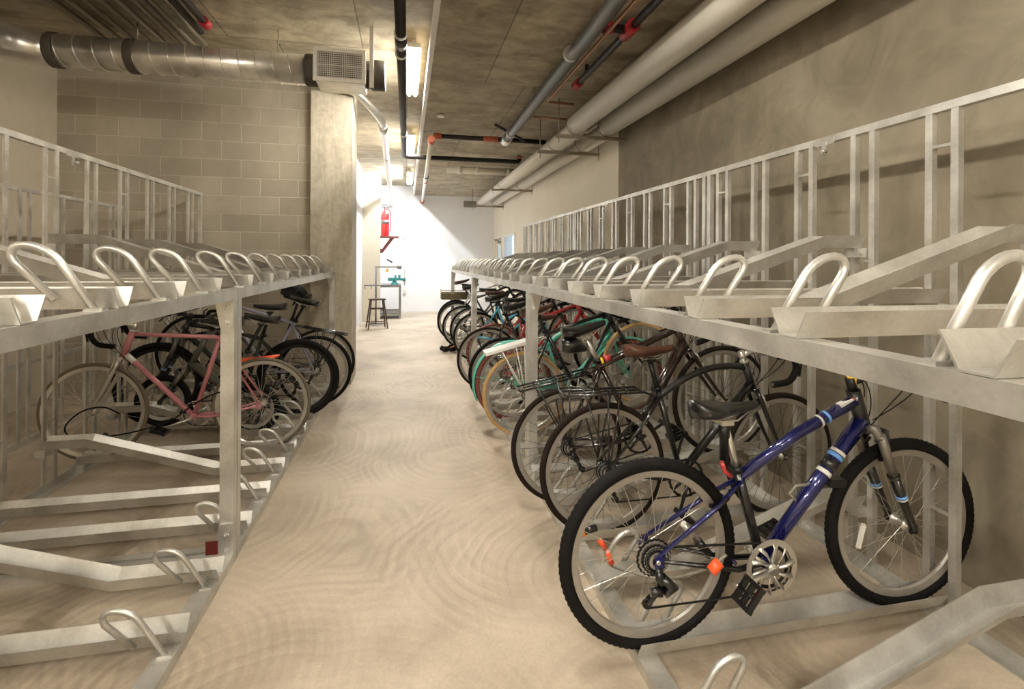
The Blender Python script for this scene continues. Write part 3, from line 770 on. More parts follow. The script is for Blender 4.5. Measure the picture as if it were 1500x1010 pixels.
# R4 -- black frame, tan tyres
r4, d4 = bicycle('bicycle', 'black bicycle with tan tires, brown saddle and white rear rack, on the right', GR, 1.01, 3.945, ZT, pitch=R(12), wb=1.03, st=.52, Rr=.342, tw=.030, fmat=M_black, tire=M_tan, rim=M_alloy, style='diamond',
        bars='drop', rack_=True, rackmat=M_whitep, sadmat=M_brown, sad=.15, crank_a=300, gear=False)
MB().prism([(-.25, .725), (.12, .745), (.12, .765), (-.25, .75)], -.07, .07).build('white_rack_deck', M_whitep, r4)
# R5 -- mint green cruiser
r5, d5 = bicycle('bicycle', 'mint green bicycle with green rear fender and brick-red tires', GR, .93, 4.32, ZT, wb=1.08, st=.42, Rr=.345, tw=.045, fmat=M_teal, tire=M_gum, rim=M_rim, style='cruiser', tr=.019,
        bars='swept', sadmat=M_brown, fender=(M_teal, True), crank_a=30, gear=False, hl=.17, sad=.17)
MB().tube([V((.0, -.075, .33)), V((.2, -.078, .325)), V((.44, -.08, .33))], [.03, .035, .07], 12, flat=.25, up=(0,0,1)).build('chain_guard', M_teal, r5)
# R6.. farther
r6a, d6a = bicycle('bicycle', 'red bicycle just beyond the mint green one on the right', GR, .99, 4.69, ZT, pitch=R(12), wb=1.05, st=.50, fmat=M_red, tire=M_rubber, tw=.034, style='diamond', bars='swept', crank_a=80, sad=.13)
r6, d6 = bicycle('bicycle', 'dark red and black bicycle with black saddle and thin grey-rimmed wheel, mid right row', GR, .955, 5.44, ZT, pitch=R(12), wb=1.04, st=.50, Rr=.342, tw=.028, fmat=M_maroon, tire=M_tread, style='diamond', bars='drop', crank_a=140, sad=.17, sadmat=M_black)
r6b, d6b = bicycle('bicycle', 'red bicycle with brown tires behind the thin-wheeled dark one, mid right row', GR, 1.02, 5.81, ZT, wb=1.04, st=.48, Rr=.335, tw=.034, fmat=M_red, tire=M_gum, style='diamond', bars='flat', crank_a=20, sad=.15)
r7, d7 = bicycle('bicycle', 'sky blue bicycle with brown saddle, far right row', GR, .98, 6.96, ZT, wb=1.04, st=.50, tw=.034, fmat=M_cyan, style='mixte', bars='swept', sadmat=M_brown, crank_a=60)
r7b, d7b = bicycle('bicycle', 'black bicycle parked beyond the sky blue one, far right row', GR, 1.0, 7.70, ZT, wb=1.04, st=.50, tw=.034, fmat=M_black, style='diamond', bars='flat', crank_a=60)
r8, d8 = bicycle('bicycle', 'silver bicycle with pale rims and brown saddle, next to the basket bicycle', GR, .95, 8.81, ZT, pitch=R(12), wb=1.05, st=.50, tw=.036, fmat=M_silver, rim=M_alloy, style='diamond', bars='swept', crank_a=10, sadmat=M_brown, sad=.2)
r9, d9 = bicycle('bicycle', 'dark bicycle with a woven brown basket over its rear wheel, far right', GR, .90, 9.18, ZT, wb=1.05, st=.48, tw=.038, fmat=M_greypaint, style='diamond', bars='flat', crank_a=100, rack_=True, sad=.16)
r10, d10 = bicycle('bicycle', 'black bicycle between the silver bicycle and another black one, far right row', GR, .98, 8.06, ZT, pitch=R(12), wb=1.05, st=.5, tw=.034, fmat=M_black, style='diamond', bars='flat', crank_a=30)
mb = MB(); 
bx0, bx1, bz0, bz1 = -.26, .20, .70, .80
prof = []
for (lo, hi) in (((bx0, -.15, bz0), (bx1, .15, bz0+.01)), ((bx0-.01, -.16, bz0), (bx0+.005, .16, bz1)), ((bx1-.005, -.16, bz0), (bx1+.01, .16, bz1)), ((bx0, -.16, bz0), (bx1, -.148, bz1)), ((bx0, .148, bz0), (bx1, .16, bz1))): mb.box(lo, hi)
for k in range(16):
    xx = bx0+(bx1-bx0)*(k+.5)/16; mb.tube([(xx, -.166, bz0), (xx, -.163, bz1)], .007, 6); mb.tube([(xx, .166, bz0), (xx, .163, bz1)], .007, 6)
for k in range(6):
    zz = bz0+.015+k*.03; mb.tube([(bx0-.015, -.168, zz), (bx1+.015, -.168, zz)], .007, 6); mb.tube([(bx0-.015, -.168, zz), (bx0-.015, .168, zz)], .007, 6)
mb.tube([(bx0-.01, -.165, bz1), (bx1+.01, -.165, bz1), (bx1+.01, .165, bz1), (bx0-.01, .165, bz1)], .011, 8, closed=True)
mb.build('wicker_basket', M_wicker, r9)

# left row
l1, e1 = bicycle('bicycle', 'dusty pink road bicycle with chrome fork and gumwall front tire, on the left', GL, -1.03, 4.01, ZT, head=-1, wb=1.08, st=.60, Rr=.340, tw=.026, fmat=M_pink, forkmat=M_alloy, tire=M_olive, rim=M_alloy,
        style='diamond', tr=.016, bars='drop', crank_a=-18+180, sad=.05, hl=.19, ring='plain', bb=(.455, .275))
mb = MB(); e = e1; dn = e['CR']+e['hd']*.03
mb.tube([e['B'].lerp(dn, .86), e['B'].lerp(dn, .97)], .0185, 12); mb.build('white_decal', M_whitep, l1)
l2, e2 = bicycle('folding_bicycle', 'grey folding bicycle with small fat wheels, behind the pink bicycle', GL, -1.22, 4.385, ZT+.0, head=-1, Rr=.20, tw=.05, wb=.66, bb=(.25, .24), st=.42, fmat=M_greypaint, style='fold', fork='susp',
        crank_a=240, sad=.25, bars='flat', hl=.35, pitch=R(9))
l3, e3 = bicycle('bicycle', 'black mountain bicycle with wide black tires and a black saddle, left row', GL, -.93, 4.76, ZT, head=-1, wb=1.10, st=.46, Rr=.35, tw=.052, fmat=M_black, style='mtb', knob=True, bars='flat', ring='black', crank_a=100, sad=.22, rim=M_blackm, spokem=M_dspoke, fork='susp')
l4, e4 = bicycle('bicycle', 'pale lavender bicycle with a black rear rack, left row near the block wall', GL, -.92, 5.135, ZT, head=-1, wb=1.06, st=.50, Rr=.34, tw=.036, fmat=M_lav, tire=M_rubber, bars='swept', rack_=True, crank_a=40, sad=.17, pitch=R(12))
l5, e5 = bicycle('bicycle', 'black bicycle with a slim brown tire and raised saddle, closest to the block wall', GL, -.86, 5.51, ZT, head=-1, wb=1.06, st=.52, Rr=.343, tw=.030, fmat=M_black, tire=M_tread, bars='drop', crank_a=20, sad=.19)

# helmet on the last left saddle
def helmet(loc, rotz):
    r = empty('bicycle_helmet', loc, (0, 0, rotz)); tag(r, 'black bicycle helmet hanging by the raised saddle nearest the block wall', 'helmet')
    mb = MB(); vs = []; fs = []; n, m_ = 24, 8
    for j in range(m_+1):
        b_ = PI/2*j/m_
        for i in range(n):
            a = 2*PI*i/n; q = 1+.04*((i//2) % 2)
            vs.append((.135*cos(a)*cos(b_)*q, .10*sin(a)*cos(b_)*q, .105*sin(b_)*q))
    for j in range(m_):
        for i in range(n): fs.append((j*n+i, j*n+(i+1) % n, (j+1)*n+(i+1) % n, (j+1)*n+i))
    k0 = len(vs)
    for j in range(m_+1):
        b_ = PI/2*j/m_
        for i in range(n):
            a = 2*PI*i/n; vs.append((.115*cos(a)*cos(b_), .082*sin(a)*cos(b_), .085*sin(b_)))
    for j in range(m_):
        for i in range(n): fs.append((k0+j*n+i, k0+(j+1)*n+i, k0+(j+1)*n+(i+1) % n, k0+j*n+(i+1) % n))
    for i in range(n): fs.append((i, k0+i, k0+(i+1) % n, (i+1) % n))
    mb.add(vs, fs, True); mb.build('helmet_shell', M_glove, r)
    mb = MB()
    for a in (-.6, -.2, .2, .6): mb.tube([(.13*cos(t_*PI/8), .1*a+.0, .112*sin(t_*PI/8)) for t_ in range(1, 8)], .011, 6)
    mb.build('helmet_ribs', M_blackm, r)
    mb = MB(); mb.tube(bez((.05, .085, 0), (.03, .06, -.10), (.03, -.06, -.10), (.05, -.085, 0), 12), .005, 6); mb.build('chin_strap', M_rubber, r)
    return r
hl_ = helmet((-1.13, 5.51, 1.075), 0); hl_.rotation_euler = (R(10), R(25), 0)

# cable locks
def cable_lock(label, pts, caps, mat=M_greypl, group='cable locks'):
    r = empty('cable_lock', pts[0]); tag(r, label, 'lock', group); o0 = V(pts[0])
    p2 = [V(p)-o0 for p in pts]
    sm = [];
    for i in range(len(p2)-1):
        a = p2[max(0, i-1)]; b_ = p2[i]; c = p2[i+1]; d_ = p2[min(len(p2)-1, i+2)]
        for k in range(6):
            t_ = k/6; sm.append(.5*((2*b_)+(c-a)*t_+(2*a-5*b_+4*c-d_)*t_*t_+(3*b_-a-3*c+d_)*t_**3))
    sm.append(p2[-1]); MB().tube(sm, .005, 8).build('cable', mat, r)
    for (a, b_, m_, rad) in caps: MB().tube([V(a)-o0, V(b_)-o0], rad, 12).build('lock_end', m_, r)
    return r
cable_lock('black cable lock with orange ends looped through the rear wheel of the dark blue bicycle', [(.70, 1.80, .43), (.74, 1.80, .38), (.76, 1.80, .31), (.86, 1.84, .24), (1.0, 1.80, .22), (1.08, 1.66, .33), (1.14, 1.62, .40)],
    [((.615, 1.78, .43), (.655, 1.78, .45), M_orng, .016), ((.655, 1.78, .45), (.705, 1.78, .46), M_black, .013), ((.725, 1.80, .40), (.75, 1.80, .365), M_orange, .010), ((.755, 1.80, .35), (.775, 1.80, .305), M_orange, .011), ((1.065, 1.60, .36), (1.10, 1.60, .39), M_orange, .019)])
u = empty('u_lock', (1.10, 1.74, .40)); tag(u, 'grey and black tubular lock wedged beside the rear wheel of the dark blue bicycle', 'lock')
MB().tube([(-.06, 0, .06), (0, 0, -.01)], .013, 12).build('lock_bar', M_alloy, u); MB().tube([(0, 0, -.01), (.05, 0, -.07)], .017, 12).build('lock_barrel', M_black, u)
MB().tube(arc([(.04, 0, -.045), (.13, .0, -.02), (.15, 0, -.07), (.055, 0, -.08)], .03, 5), .007, 8).build('lock_shackle', M_alloy, u)
cable_lock('thick black cable lock looped from the pink bicycle wheel to its frame', [(-2.0, 3.93, .24), (-1.82, 3.90, .27), (-1.60, 3.90, .33), (-1.46, 3.92, .43), (-1.33, 3.92, .50), (-1.18, 3.94, .53)], [((-2.02, 3.92, .22), (-1.99, 3.92, .26), M_black, .018)], M_rubber)
cable_lock('slim black cable hanging in a loop in front of the pink bicycle front wheel', [(-2.0, 3.90, .22), (-2.12, 3.86, .24), (-2.2, 3.86, .33), (-2.12, 3.88, .43), (-2.0, 3.90, .45), (-1.9, 3.90, .40)], [((-2.0, 3.90, .20), (-1.99, 3.90, .24), M_black, .014)], M_rubber)
# orange pouch strapped over the pink bicycle rear wheel
b_ = MB(); b_.tube([(-1.24, 4.08, .70), (-1.16, 4.08, .685), (-1.05, 4.08, .70), (-.93, 4.08, .735)], [.02, .045, .035, .008], 12, flat=.5); o = b_.build('orange_fender_flap', M_orange); tag(o, 'bright orange plastic flap beside the pink bicycle rear wheel', 'mudguard')
# little heap of straps and lock on the floor, far right
hp = empty('coiled_lock', (.66, 8.0, 0)); tag(hp, 'dark coiled cable lock lying on the floor at the far right rack', 'lock', 'cable locks')
mb = MB(); pts = [(.11*cos(a*.7)+.02*sin(a), .09*sin(a*.7), .03+.02*(a % 7)/2+.01*sin(a*2)) for a in range(0, 30)]; mb.tube(pts, .014, 8); mb.build('coil', M_rubber, hp)
MB().tube([(.04, 0, .05), (.14, .02, .10)], .025, 10).build('lock_end', M_orng, hp)

# ------------------------------------------------------------------ duct, pipes and fixtures overhead
DY, DZc, DR = 4.92, 3.20, .135
du = empty('spiral_duct', (-2.9, DY, DZc)); tag(du, 'galvanized spiral duct hung across the top left, in front of the block wall', 'duct')
x0, x1 = 0., 2.08
MB().tube([(x0, 0, 0), (x1, 0, 0)], DR, 40).build('duct_body', G2, du)
mb = MB(); pts = []; turns = 15
for k in range(turns*24+1):
    a = 2*PI*k/24; pts.append((x0+(x1-x0)*k/(turns*24), (DR+.001)*cos(a), (DR+.001)*sin(a)))
mb.tube(pts, .006, 6); mb.build('spiral_seam', G2, du)
for xx, ww in ((.02, .07), (.60, .07), (2.04, .09)):
    MB().lathe((xx-ww/2, 0, 0), [(DR+.006, 0), (DR+.010, .01), (DR+.010, ww-.01), (DR+.006, ww)], 40, 'x').build('duct_band', M_strap, du)
el = []
for k in range(9): a = PI/2*k/8; el.append((-.02-.30*sin(a), -.30+.30*cos(a), 0))
el.append((-.32, -2.6, 0)); MB().tube(el, DR+.004, 32).build('duct_elbow', G2, du)
MB().tube([(.62, 0, DR), (.62, 0, ZL-DZc)], .005, 6).tube([(1.75, 0, DR), (1.75, 0, ZL-DZc)], .005, 6).build('hanger_rod', M_conduit, du)
# diffuser box
bxo = empty('air_diffuser_box', (-.80, 4.72, 3.06)); tag(bxo, 'galvanized air box with a white square grille at the end of the spiral duct', 'air vent')
bw, bh, bd = .42, .27, .36
mb = MB(); mb.box((0, .012, 0), (bw, bd, bh)); mb.build('box', G2, bxo)
mb = MB(); e_ = .035
mb.box((-.015, -.012, -.015), (bw+.015, .012, e_-.015)).box((-.015, -.012, bh-e_+.015), (bw+.015, .012, bh+.015)).box((-.015, -.012, e_-.015), (e_-.015, .012, bh-e_+.015)).box((bw-e_+.015, -.012, e_-.015), (bw+.015, .012, bh-e_+.015))
gf = mb.build('grille_frame', M_grille, bxo)
mb = MB()
for k in range(24): xx = e_-.015+(bw-2*e_+.03)*(k+.5)/24; mb.box((xx-.0022, -.004, e_-.015), (xx+.0022, .008, bh-e_+.015))
for k in range(13): zz = e_-.015+(bh-2*e_+.03)*(k+.5)/13; mb.box((e_-.015, -.002, zz-.0018), (bw-e_+.015, .009, zz+.0018))
mb.box((e_-.015, -.003, bh*.5-.004), (bw-e_+.015, .009, bh*.5+.004)); mb.build('grille_bars', M_grille, gf)
MB().box((e_-.02, .0095, e_-.02), (bw-e_+.02, .0115, bh-e_+.02)).build('shade_panel', M_dark, gf)  # near-black sheet painted in for the shade behind the grille
MB().lathe((bw+.0, .2, .14), [(DR-.01, 0), (DR-.01, .05), (DR+.004, .055), (DR+.004, .17), (DR-.006, .18)], 36, 'x').build('taped_duct_stub', M_strap, bxo)
st_ = empty('ceiling_strut', (-.33, 4.66, 3.0)); tag(st_, 'pale vertical metal strut dropping from the ceiling past the diffuser box', 'strut')
MB().box((0, 0, .0), (.035, .006, .55)).box((0, .006, 0), (.004, .03, .55)).box((.031, .006, 0), (.035, .03, .55)).build('channel', M_grille, st_)

def pipe(name, label, cat, pts, r, mat, group=None, seg=14, extras=(), rad=.12):
    o0 = V(pts[0]); rt = empty(name, pts[0]); tag(rt, label, cat, group)
    MB().tube(arc([V(p)-o0 for p in pts], rad, 6), r, seg).build('pipe_run', mat, rt)
    for (nm, p, q, rr_, m_) in extras:
        MB().tube([V(p)-o0, V(q)-o0], rr_, seg).build(nm, m_, rt)
    return rt
# silver conduit from the column across to the corridor
pipe('silver_pipe', 'silver pipe curving out below the diffuser box and running to the end wall', 'pipe', [(-.95, 6.02, 3.46), (-.60, 6.05, 3.42), (-.30, 6.5, 3.22), (-.40, YE, 2.98)], .045, M_alloy, seg=16, rad=.28,
     extras=(('coupling', (-.303, 6.78, 3.211), (-.306, 7.25, 3.195), .054, M_alloy), ('coupling', (-.325, 8.6, 3.157), (-.327, 8.7, 3.154), .052, M_alloy), ('coupling', (-.35, 10.6, 3.1), (-.352, 10.7, 3.097), .052, M_alloy)))
# black pipe along the aisle then turning right
pipe('black_iron_pipe', 'black iron pipe running down the aisle ceiling and turning right at the far lights', 'pipe', [(-.06, -1.5, 3.16), (-.04, 8.6, 3.19), (1.93, 8.6, 3.19), (1.93, 8.6, 3.299)], .040, M_pipeblk, rad=.10,
     extras=(('coupling', (-.049, 4.0, 3.176), (-.049, 4.13, 3.1765), .047, M_pipegry), ('clamp', (-.05, 3.9, 3.176), (-.05, 3.92, 3.176), .05, M_alloy), ('clamp', (-.049, 4.28, 3.177), (-.049, 4.30, 3.177), .05, M_alloy), ('clamp', (-.043, 7.0, 3.185), (-.043, 7.05, 3.185), .049, M_alloy), ('elbow_collar', (1.93, 8.6, 3.24), (1.93, 8.6, 3.28), .05, M_rust)))
pipe('silver_drop_pipe', 'slim pale pipe with orange end couplings running along the ceiling to the end wall', 'pipe', [(.33, 7.0, 3.10), (.44, YE, 3.10)], .035, M_alloy,
     extras=(('coupling', (.33, 6.95, 3.12), (.332, 7.08, 3.10), .048, M_rust), ('coupling', (.39, 10.6, 3.10), (.391, 10.7, 3.10), .046, M_rust), ('coupling', (.38, 10.0, 3.10), (.381, 10.1, 3.10), .046, M_pipegry), ('coupling', (.435, 14.2, 3.10), (.436, 14.4, 3.10), .06, M_rust)))
pipe('black_cross_pipe', 'black sprinkler cross pipe with orange couplings under the right ceiling', 'pipe', [(.36, 7.0, 3.17), (2.2, 7.0, 3.17)], .034, M_pipeblk,
     extras=(('coupling', (.36, 7.0, 3.17), (.47, 7.0, 3.17), .044, M_rust), ('coupling', (1.05, 7.0, 3.17), (1.26, 7.0, 3.17), .042, M_rust), ('coupling', (1.33, 7.0, 3.17), (1.46, 7.0, 3.17), .052, M_rust)))
pipe('dark_drain_pipe', 'thick dark grey pipe running overhead right of the aisle with a silver band', 'pipe', [(1.28, -1.5, 3.15), (1.36, 6.85, 3.15)], .058, M_pipegry, seg=20,
     extras=(('clamp', (1.306, 3.9, 3.15), (1.306, 3.93, 3.15), .066, M_alloy), ('clamp', (1.35, 6.5, 3.15), (1.35, 6.55, 3.15), .064, M_alloy), ('hanger_rod', (1.33, 5.2, 3.2), (1.33, 5.2, 3.31), .006, M_conduit), ('hanger_rod', (1.31, 2.4, 3.2), (1.31, 2.4, 3.31), .006, M_conduit), ('end_coupling', (1.358, 6.75, 3.15), (1.36, 6.95, 3.14), .07, M_alloy)))
pipe('copper_pipe', 'thin copper pipe running beside the thick dark grey pipe and turning right', 'pipe', [(1.40, -1.5, 3.13), (1.44, 5.1, 3.13), (1.74, 5.12, 3.13)], .014, M_copper, rad=.05)
pipe('copper_pipe', 'second thin copper pipe crossing right below the first one near the pipe hangers', 'pipe', [(1.50, 5.9, 3.2), (2.0, 5.92, 3.2)], .014, M_copper, rad=.05)
pipe('sprinkler_pipe', 'black sprinkler pipe with red couplings between the dark grey pipe and the white pipes', 'pipe', [(1.60, -1.0, 3.2), (1.64, 4.75, 3.2)], .030, M_pipeblk,
     extras=(('red_coupling', (1.63, 3.43, 3.2), (1.631, 3.61, 3.2), .050, M_redc), ('red_coupling', (1.639, 4.64, 3.2), (1.64, 4.78, 3.2), .042, M_redc), ('cross_branch', (1.36, 3.52, 3.2), (1.63, 3.52, 3.2), .032, M_pipeblk), ('red_coupling', (1.43, 3.52, 3.2), (1.49, 3.52, 3.2), .046, M_redc), ('sprinkler_head', (1.638, 4.45, 3.2), (1.638, 4.45, 3.29), .016, M_pipeblk)))
pipe('diagonal_brace', 'short black diagonal brace rod fixed to the right ceiling above the dark pipe end', 'brace', [(1.15, 6.6, 3.27), (1.62, 6.9, 3.15)], .018, M_pipeblk, rad=.05)
pipe('white_cross_pipe', 'white insulated cross pipe under the far right ceiling', 'pipe', [(.75, 9.6, 3.185), (2.05, 9.6, 3.185)], .065, M_creamp,
     extras=(('collar', (.95, 9.6, 3.185), (1.02, 9.6, 3.185), .078, M_whitep), ('collar', (1.3, 9.6, 3.185), (1.36, 9.6, 3.185), .078, M_whitep), ('collar', (1.9, 9.6, 3.185), (1.95, 9.6, 3.185), .078, M_whitep)))
# large insulated pipes
for (xx, zz, lab) in ((1.90, 3.02, 'left one of the two big cream insulated pipes along the right wall'), (2.28, 3.02, 'right one of the two big cream insulated pipes, against the right wall')):
    rt = empty('insulated_pipe', (xx, -2, zz)); tag(rt, lab, 'pipe', 'big cream insulated pipes')
    MB().tube([(0, 0, .0), (0, 7.45, .0)], .112, 28).build('pipe_cover', M_creamp, rt)
    MB().tube([(0.03, 7.46, -.02), (0.03, 15.2, -.02)], .098, 28).build('pipe_cover', M_creamp, rt)
    MB().tube([(0, 7.42, 0), (0, 7.47, 0)], .118, 28).build('steel_band', M_alloy, rt)
    MB().tube([(0.03, 15.18, -.02), (0.03, 15.215, -.02)], .103, 28).build('end_collar', M_grille, rt)
for i, (yy, dz) in enumerate(((5.48, 0), (6.3, -.02), (9.9, -.02), (13.0, -.02))):
    zz = 2.905+dz if i == 0 else 2.90
    rt = empty('pipe_hanger', (1.66, yy, zz-.045)); tag(rt, ['nearest steel trapeze hanger under the two cream pipes', 'second steel trapeze hanger, just beyond the nearest', 'third steel trapeze hanger under the two cream pipes', 'farthest steel trapeze hanger, by the ends of the cream pipes'][i], 'pipe hanger', 'steel trapeze pipe hangers')
    MB().box((0, -.02, 0), (.86, .02, .006)).box((0, -.02, .006), (.86, -.016, .038)).box((0, .016, .006), (.86, .02, .038)).build('strut', M_conduit, rt)
    for xx in (.03, .83): MB().tube([(xx, 0, -.06), (xx, 0, ZR_-zz+.045)], .0055, 8).build('threaded_rod', M_conduit, rt)
    for xx in (.27, .65): MB().ring((xx-.03, -.0, .16), .118, [(-.002, -.012), (-.002, .012), (.004, .012), (.004, -.012)], 32).build('pipe_clamp', M_conduit, rt)
# conduit bank at the top left
cx = []
for i in range(15):
    x = -2.75+.062*i; z = 3.50-.045*(i % 2)
    o = MB().tube([(0, 0, 0), (0, 3.1, 0)], .017+.006*(i % 3 == 0), 10).build('ceiling_conduit', M_conduit if i % 4 else M_pipegry); o.location = (x, 2.2, z)
    tag(o, 'grey metal conduit in the parallel bank under the top left ceiling', 'conduit', 'parallel conduits under the top left ceiling')
for i, x in enumerate((-1.78, -1.68)):
    rt = empty('capped_pipe', (x, 2.0, 3.46)); tag(rt, ['dark pipe left of its red-capped neighbour at the right edge of the conduit bank', 'dark pipe with a red end cap, outermost right of the conduit bank'][i], 'pipe')
    MB().tube([(0, 0, 0), (0, 2.72 if i else 2.9, 0)], .028, 12).build('pipe_run', M_pipeblk, rt)
    if i: MB().tube([(0, 2.66, 0), (0, 2.76, 0)], .042, 12).build('red_cap', M_redc, rt)
MB_ = MB().box((0, 0, 0), (1.25, .04, .03)); o = MB_.build('conduit_support', M_conduit); o.location = (-2.85, 3.55, 3.405); tag(o, 'steel support channel under the bank of conduits at the top left', 'bracket')

# ------------------------------------------------------------------ lights
def lamp(x, y, z, L, cool, label, drop):
    rt = empty('tube_light', (x, y, z)); tag(rt, label, 'ceiling light', 'fluorescent ceiling lights')
    MB().box((-.065, 0, .03), (.065, L, .075)).box((-.02, .1, .075), (.02, .14, drop+.02)).box((-.02, L-.14, .075), (.02, L-.1, drop+.02)).build('housing', M_grille, rt)
    for s_ in (-.035, .035): MB().tube([(s_, .03, .014), (s_, L-.03, .014)], .016, 10).build('fluorescent_tube', M_lampc if cool else M_lamp, rt)
lamp(.06, 4.75, 3.40, 1.35, 0, 'nearest visible fluorescent light over the aisle, beside the diffuser box', ZL-3.40)
lamp(.07, 8.1, 3.40, 1.5, 0, 'middle fluorescent light over the aisle, before the black cross pipe', ZL-3.40)
lamp(.08, 11.6, 3.40, 1.6, 1, 'farthest fluorescent light over the aisle, near the end wall', ZL-3.40)
lamp(.05, 1.0, 3.28, 1.3, 0, 'fluorescent light over the aisle above the camera', ZL-3.28)
lamp(.05, -2.4, 3.2, 1.3, 0, 'fluorescent light over the aisle behind the camera', ZL-3.2)
lamp(-2.3, -1.6, 3.2, 1.3, 0, 'unseen fluorescent fill light added over the near left rack', ZL-3.2)  # fill light added out of view to brighten the left side
lamp(-1.9, -3.2, 3.1, 1.3, 0, 'unseen fluorescent fill light added over the left rear of the room', ZL-3.1)  # extra fill added behind the camera, never in view
lamp(1.05, -2.6, 2.95, 1.3, 0, 'unseen fluorescent fill light added over the right rear of the room', ZR_-2.95)  # unseen fill added behind the camera on the right

# ------------------------------------------------------------------ far end: stool, stand, bench, shelf
stl = empty('wooden_stool', (-.60, 11.1, 0), (0, 0, R(12))); tag(stl, 'dark brown wooden stool standing in front of the cream pilaster', 'stool')
MB().box((-.17, -.11, .60), (.17, .11, .63)).build('seat', M_wood, stl)
for sx in (-1, 1):
    for sy in (-1, 1): MB().tube([(sx*.20, sy*.16, .0), (sx*.13, sy*.08, .60)], .018, 4).build('leg', M_wood, stl)
for (zz, w_) in ((.12, .95), (.42, .75)):
    for s_ in (-1, 1):
        k = zz/.6; ax, ay = .20-.07*k, .16-.08*k
        MB().tube([(-ax, s_*ay, zz), (ax, s_*ay, zz)], .011, 6).build('rung', M_wood, stl); MB().tube([(s_*ax, -ay, zz+.04), (s_*ax, ay, zz+.04)], .011, 6).build('rung', M_wood, stl)
rs = empty('bike_repair_stand', (-.66, 11.75, 0)); tag(rs, 'grey bicycle repair stand with clamp arm behind the stool', 'repair stand')
MB().tube([(0, 0, 0), (0, 0, 1.32)], .022, 10).build('pole', M_steelgr, rs); MB().tube([(-.02, 0, 1.30), (.5, -.05, 1.30)], .02, 10).build('clamp_arm', M_greypl, rs)
MB().tube([(.47, -.05, 1.30), (.56, -.06, 1.29)], .04, 10).build('clamp_jaw', M_steelgr, rs); MB().tube([(.24, -.03, 1.47), (.36, -.04, 1.40)], .018, 8).build('clamp_handle', M_black, rs)
MB().tube([(-.26, 0, .88), (.20, 0, .88)], .012, 8).tube([(-.24, 0, .88), (-.24, 0, .80)], .010, 8).tube([(-.1, 0, .88), (-.1, 0, .80)], .010, 8).build('tool_bar', M_steelgr, rs)
MB().lathe((0, 0, 0), [(.2, 0), (.2, .012)], 24).build('base_plate', M_steelgr, rs); MB().box((.22, -.06, 1.18), (.27, -.03, 1.26)).build('yellow_tag', M_yellow, rs)
wbn = empty('workbench', (-.62, 12.75, 0)); tag(wbn, 'dark grey steel workbench behind the pilaster, carrying the teal vise', 'workbench')
MB().box((-.3, 0, .78), (.50, .9, .84)).build('bench_top', M_steelgr, wbn)
for xx in (-.28, .45):
    for yy in (.02, .84): MB().box((xx, yy, 0), (xx+.05, yy+.05, .78)).build('leg', M_steelgr, wbn)
MB().box((-.23, .03, .20), (.45, .06, .24)).build('stretcher', M_steelgr, wbn); MB().box((-.28, .03, .12), (.48, .85, .14)).build('lower_shelf', M_steelgr, wbn)
vs_ = empty('bench_vise', (-.28, 13.0, .84)); tag(vs_, 'teal bench vise on the grey workbench', 'vise')
MB().lathe((0, 0, 0), [(.09, 0), (.09, .03), (.05, .05), (.05, .09)], 20).build('swivel_base', M_teald, vs_)
MB().box((-.16, -.05, .09), (.05, .05, .17)).box((.0, -.08, .12), (.05, .08, .24)).build('fixed_jaw', M_teald, vs_)
MB().box((.05, -.035, .10), (.20, .035, .16)).box((.09, -.08, .12), (.15, .08, .24)).lathe((.2, 0, .13), [(.04, 0), (.04, .07)], 12, 'x').build('moving_jaw', M_teald, vs_)
MB().tube([(.25, -.10, .17), (.25, .10, .08)], .010, 8).build('screw_handle', M_steelgr, vs_)
sh = empty('wall_shelf', (-.60, 12.3, 1.98)); tag(sh, 'red-brown wooden bracket shelf on the pilaster, under the fire extinguisher', 'shelf')
MB().box((0, 0, 0), (.42, .22, .045)).build('shelf_board', M_redwood, sh); MB().prism([(0, -.36), (.05, -.36), (.32, -.0), (.22, -.0), (.04, -.26), (0, -.26)], .08, .13).build('bracket', M_redwood, sh)
ex = empty('fire_extinguisher', (-.49, 12.38, 2.026)); tag(ex, 'red fire extinguisher standing on the red-brown bracket shelf', 'fire extinguisher')
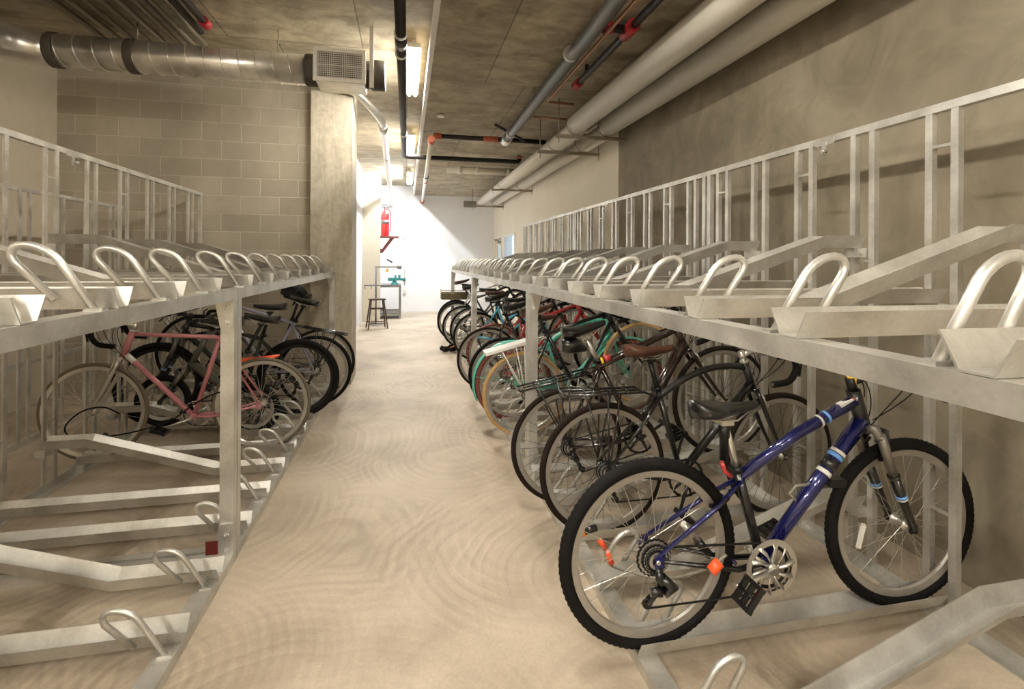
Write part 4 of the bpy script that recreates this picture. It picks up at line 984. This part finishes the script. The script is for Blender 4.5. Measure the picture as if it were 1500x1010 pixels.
MB().lathe((0, 0, 0), [(.085, 0), (.095, .02), (.095, .50), (.08, .56), (.03, .60), (.03, .63)], 24).build('cylinder', M_exred, ex)
MB().lathe((0, 0, .29), [(.0965, 0), (.0965, .09)], 24).build('dark_label_band', M_steelgr, ex)
MB().lathe((0, 0, .63), [(.025, 0), (.03, .05)], 12).box((-.10, -.012, .68), (.06, .012, .70)).box((-.08, -.012, .73), (.06, .012, .75), Matrix.Identity(4)).build('valve_handle', M_black, ex)
MB().tube(bez((.03, 0, .66), (.14, 0, .66), (.14, 0, .45), (.11, 0, .12), 10), .012, 8).build('hose', M_exred, ex)
cb_ = empty('wall_conduit', (-.04, YE-.001, 0)); tag(cb_, 'thin vertical conduit with socket boxes on the white end wall', 'conduit')
MB().tube([(0, -.02, .75), (0, -.02, 2.1)], .012, 8).tube([(-.6, -.02, 2.12), (0, -.02, 2.12)], .010, 8).build('conduit_run', M_grille, cb_)
for zz in (2.06, .88, .52): MB().box((-.04, -.05, zz), (.04, 0, zz+.12)).build('socket_box', M_grille, cb_)
vt = empty('wall_vent', (1.62, YE-.03, 2.99)); tag(vt, 'small grey vent high on the white end wall, near the ceiling', 'air vent')
MB().box((0, 0, 0), (.36, .03, .18)).build('vent_frame', M_steelgr, vt)
mb = MB()
for k in range(5): mb.box((.02, -.008, .02+k*.032), (.34, 0, .036+k*.032))
mb.build('louvers', M_conduit, vt)
o = MB().lathe((0, 0, 0), [(.05, 0), (.05, .02), (.035, .03)], 20).build('smoke_detector', M_whitep); o.location = (.42, 6.4, ZR_-.031); tag(o, 'small round white detector on the right ceiling', 'detector')
tg = MB().box((0, 0, 0), (.05, .008, .06)).build('red_tag', M_tag); tg.location = (-.89, 2.54, .10); tag(tg, 'small dark red plate behind the foot of the left double post', 'tag')

# ------------------------------------------------------------------ world (daylight through the glazing)
w_ = bpy.data.worlds.new('world'); S.world = w_; w_.use_nodes = True
bg = w_.node_tree.nodes['Background']; bg.inputs[0].default_value = (.55, .75, 1, 1); bg.inputs[1].default_value = 1.4
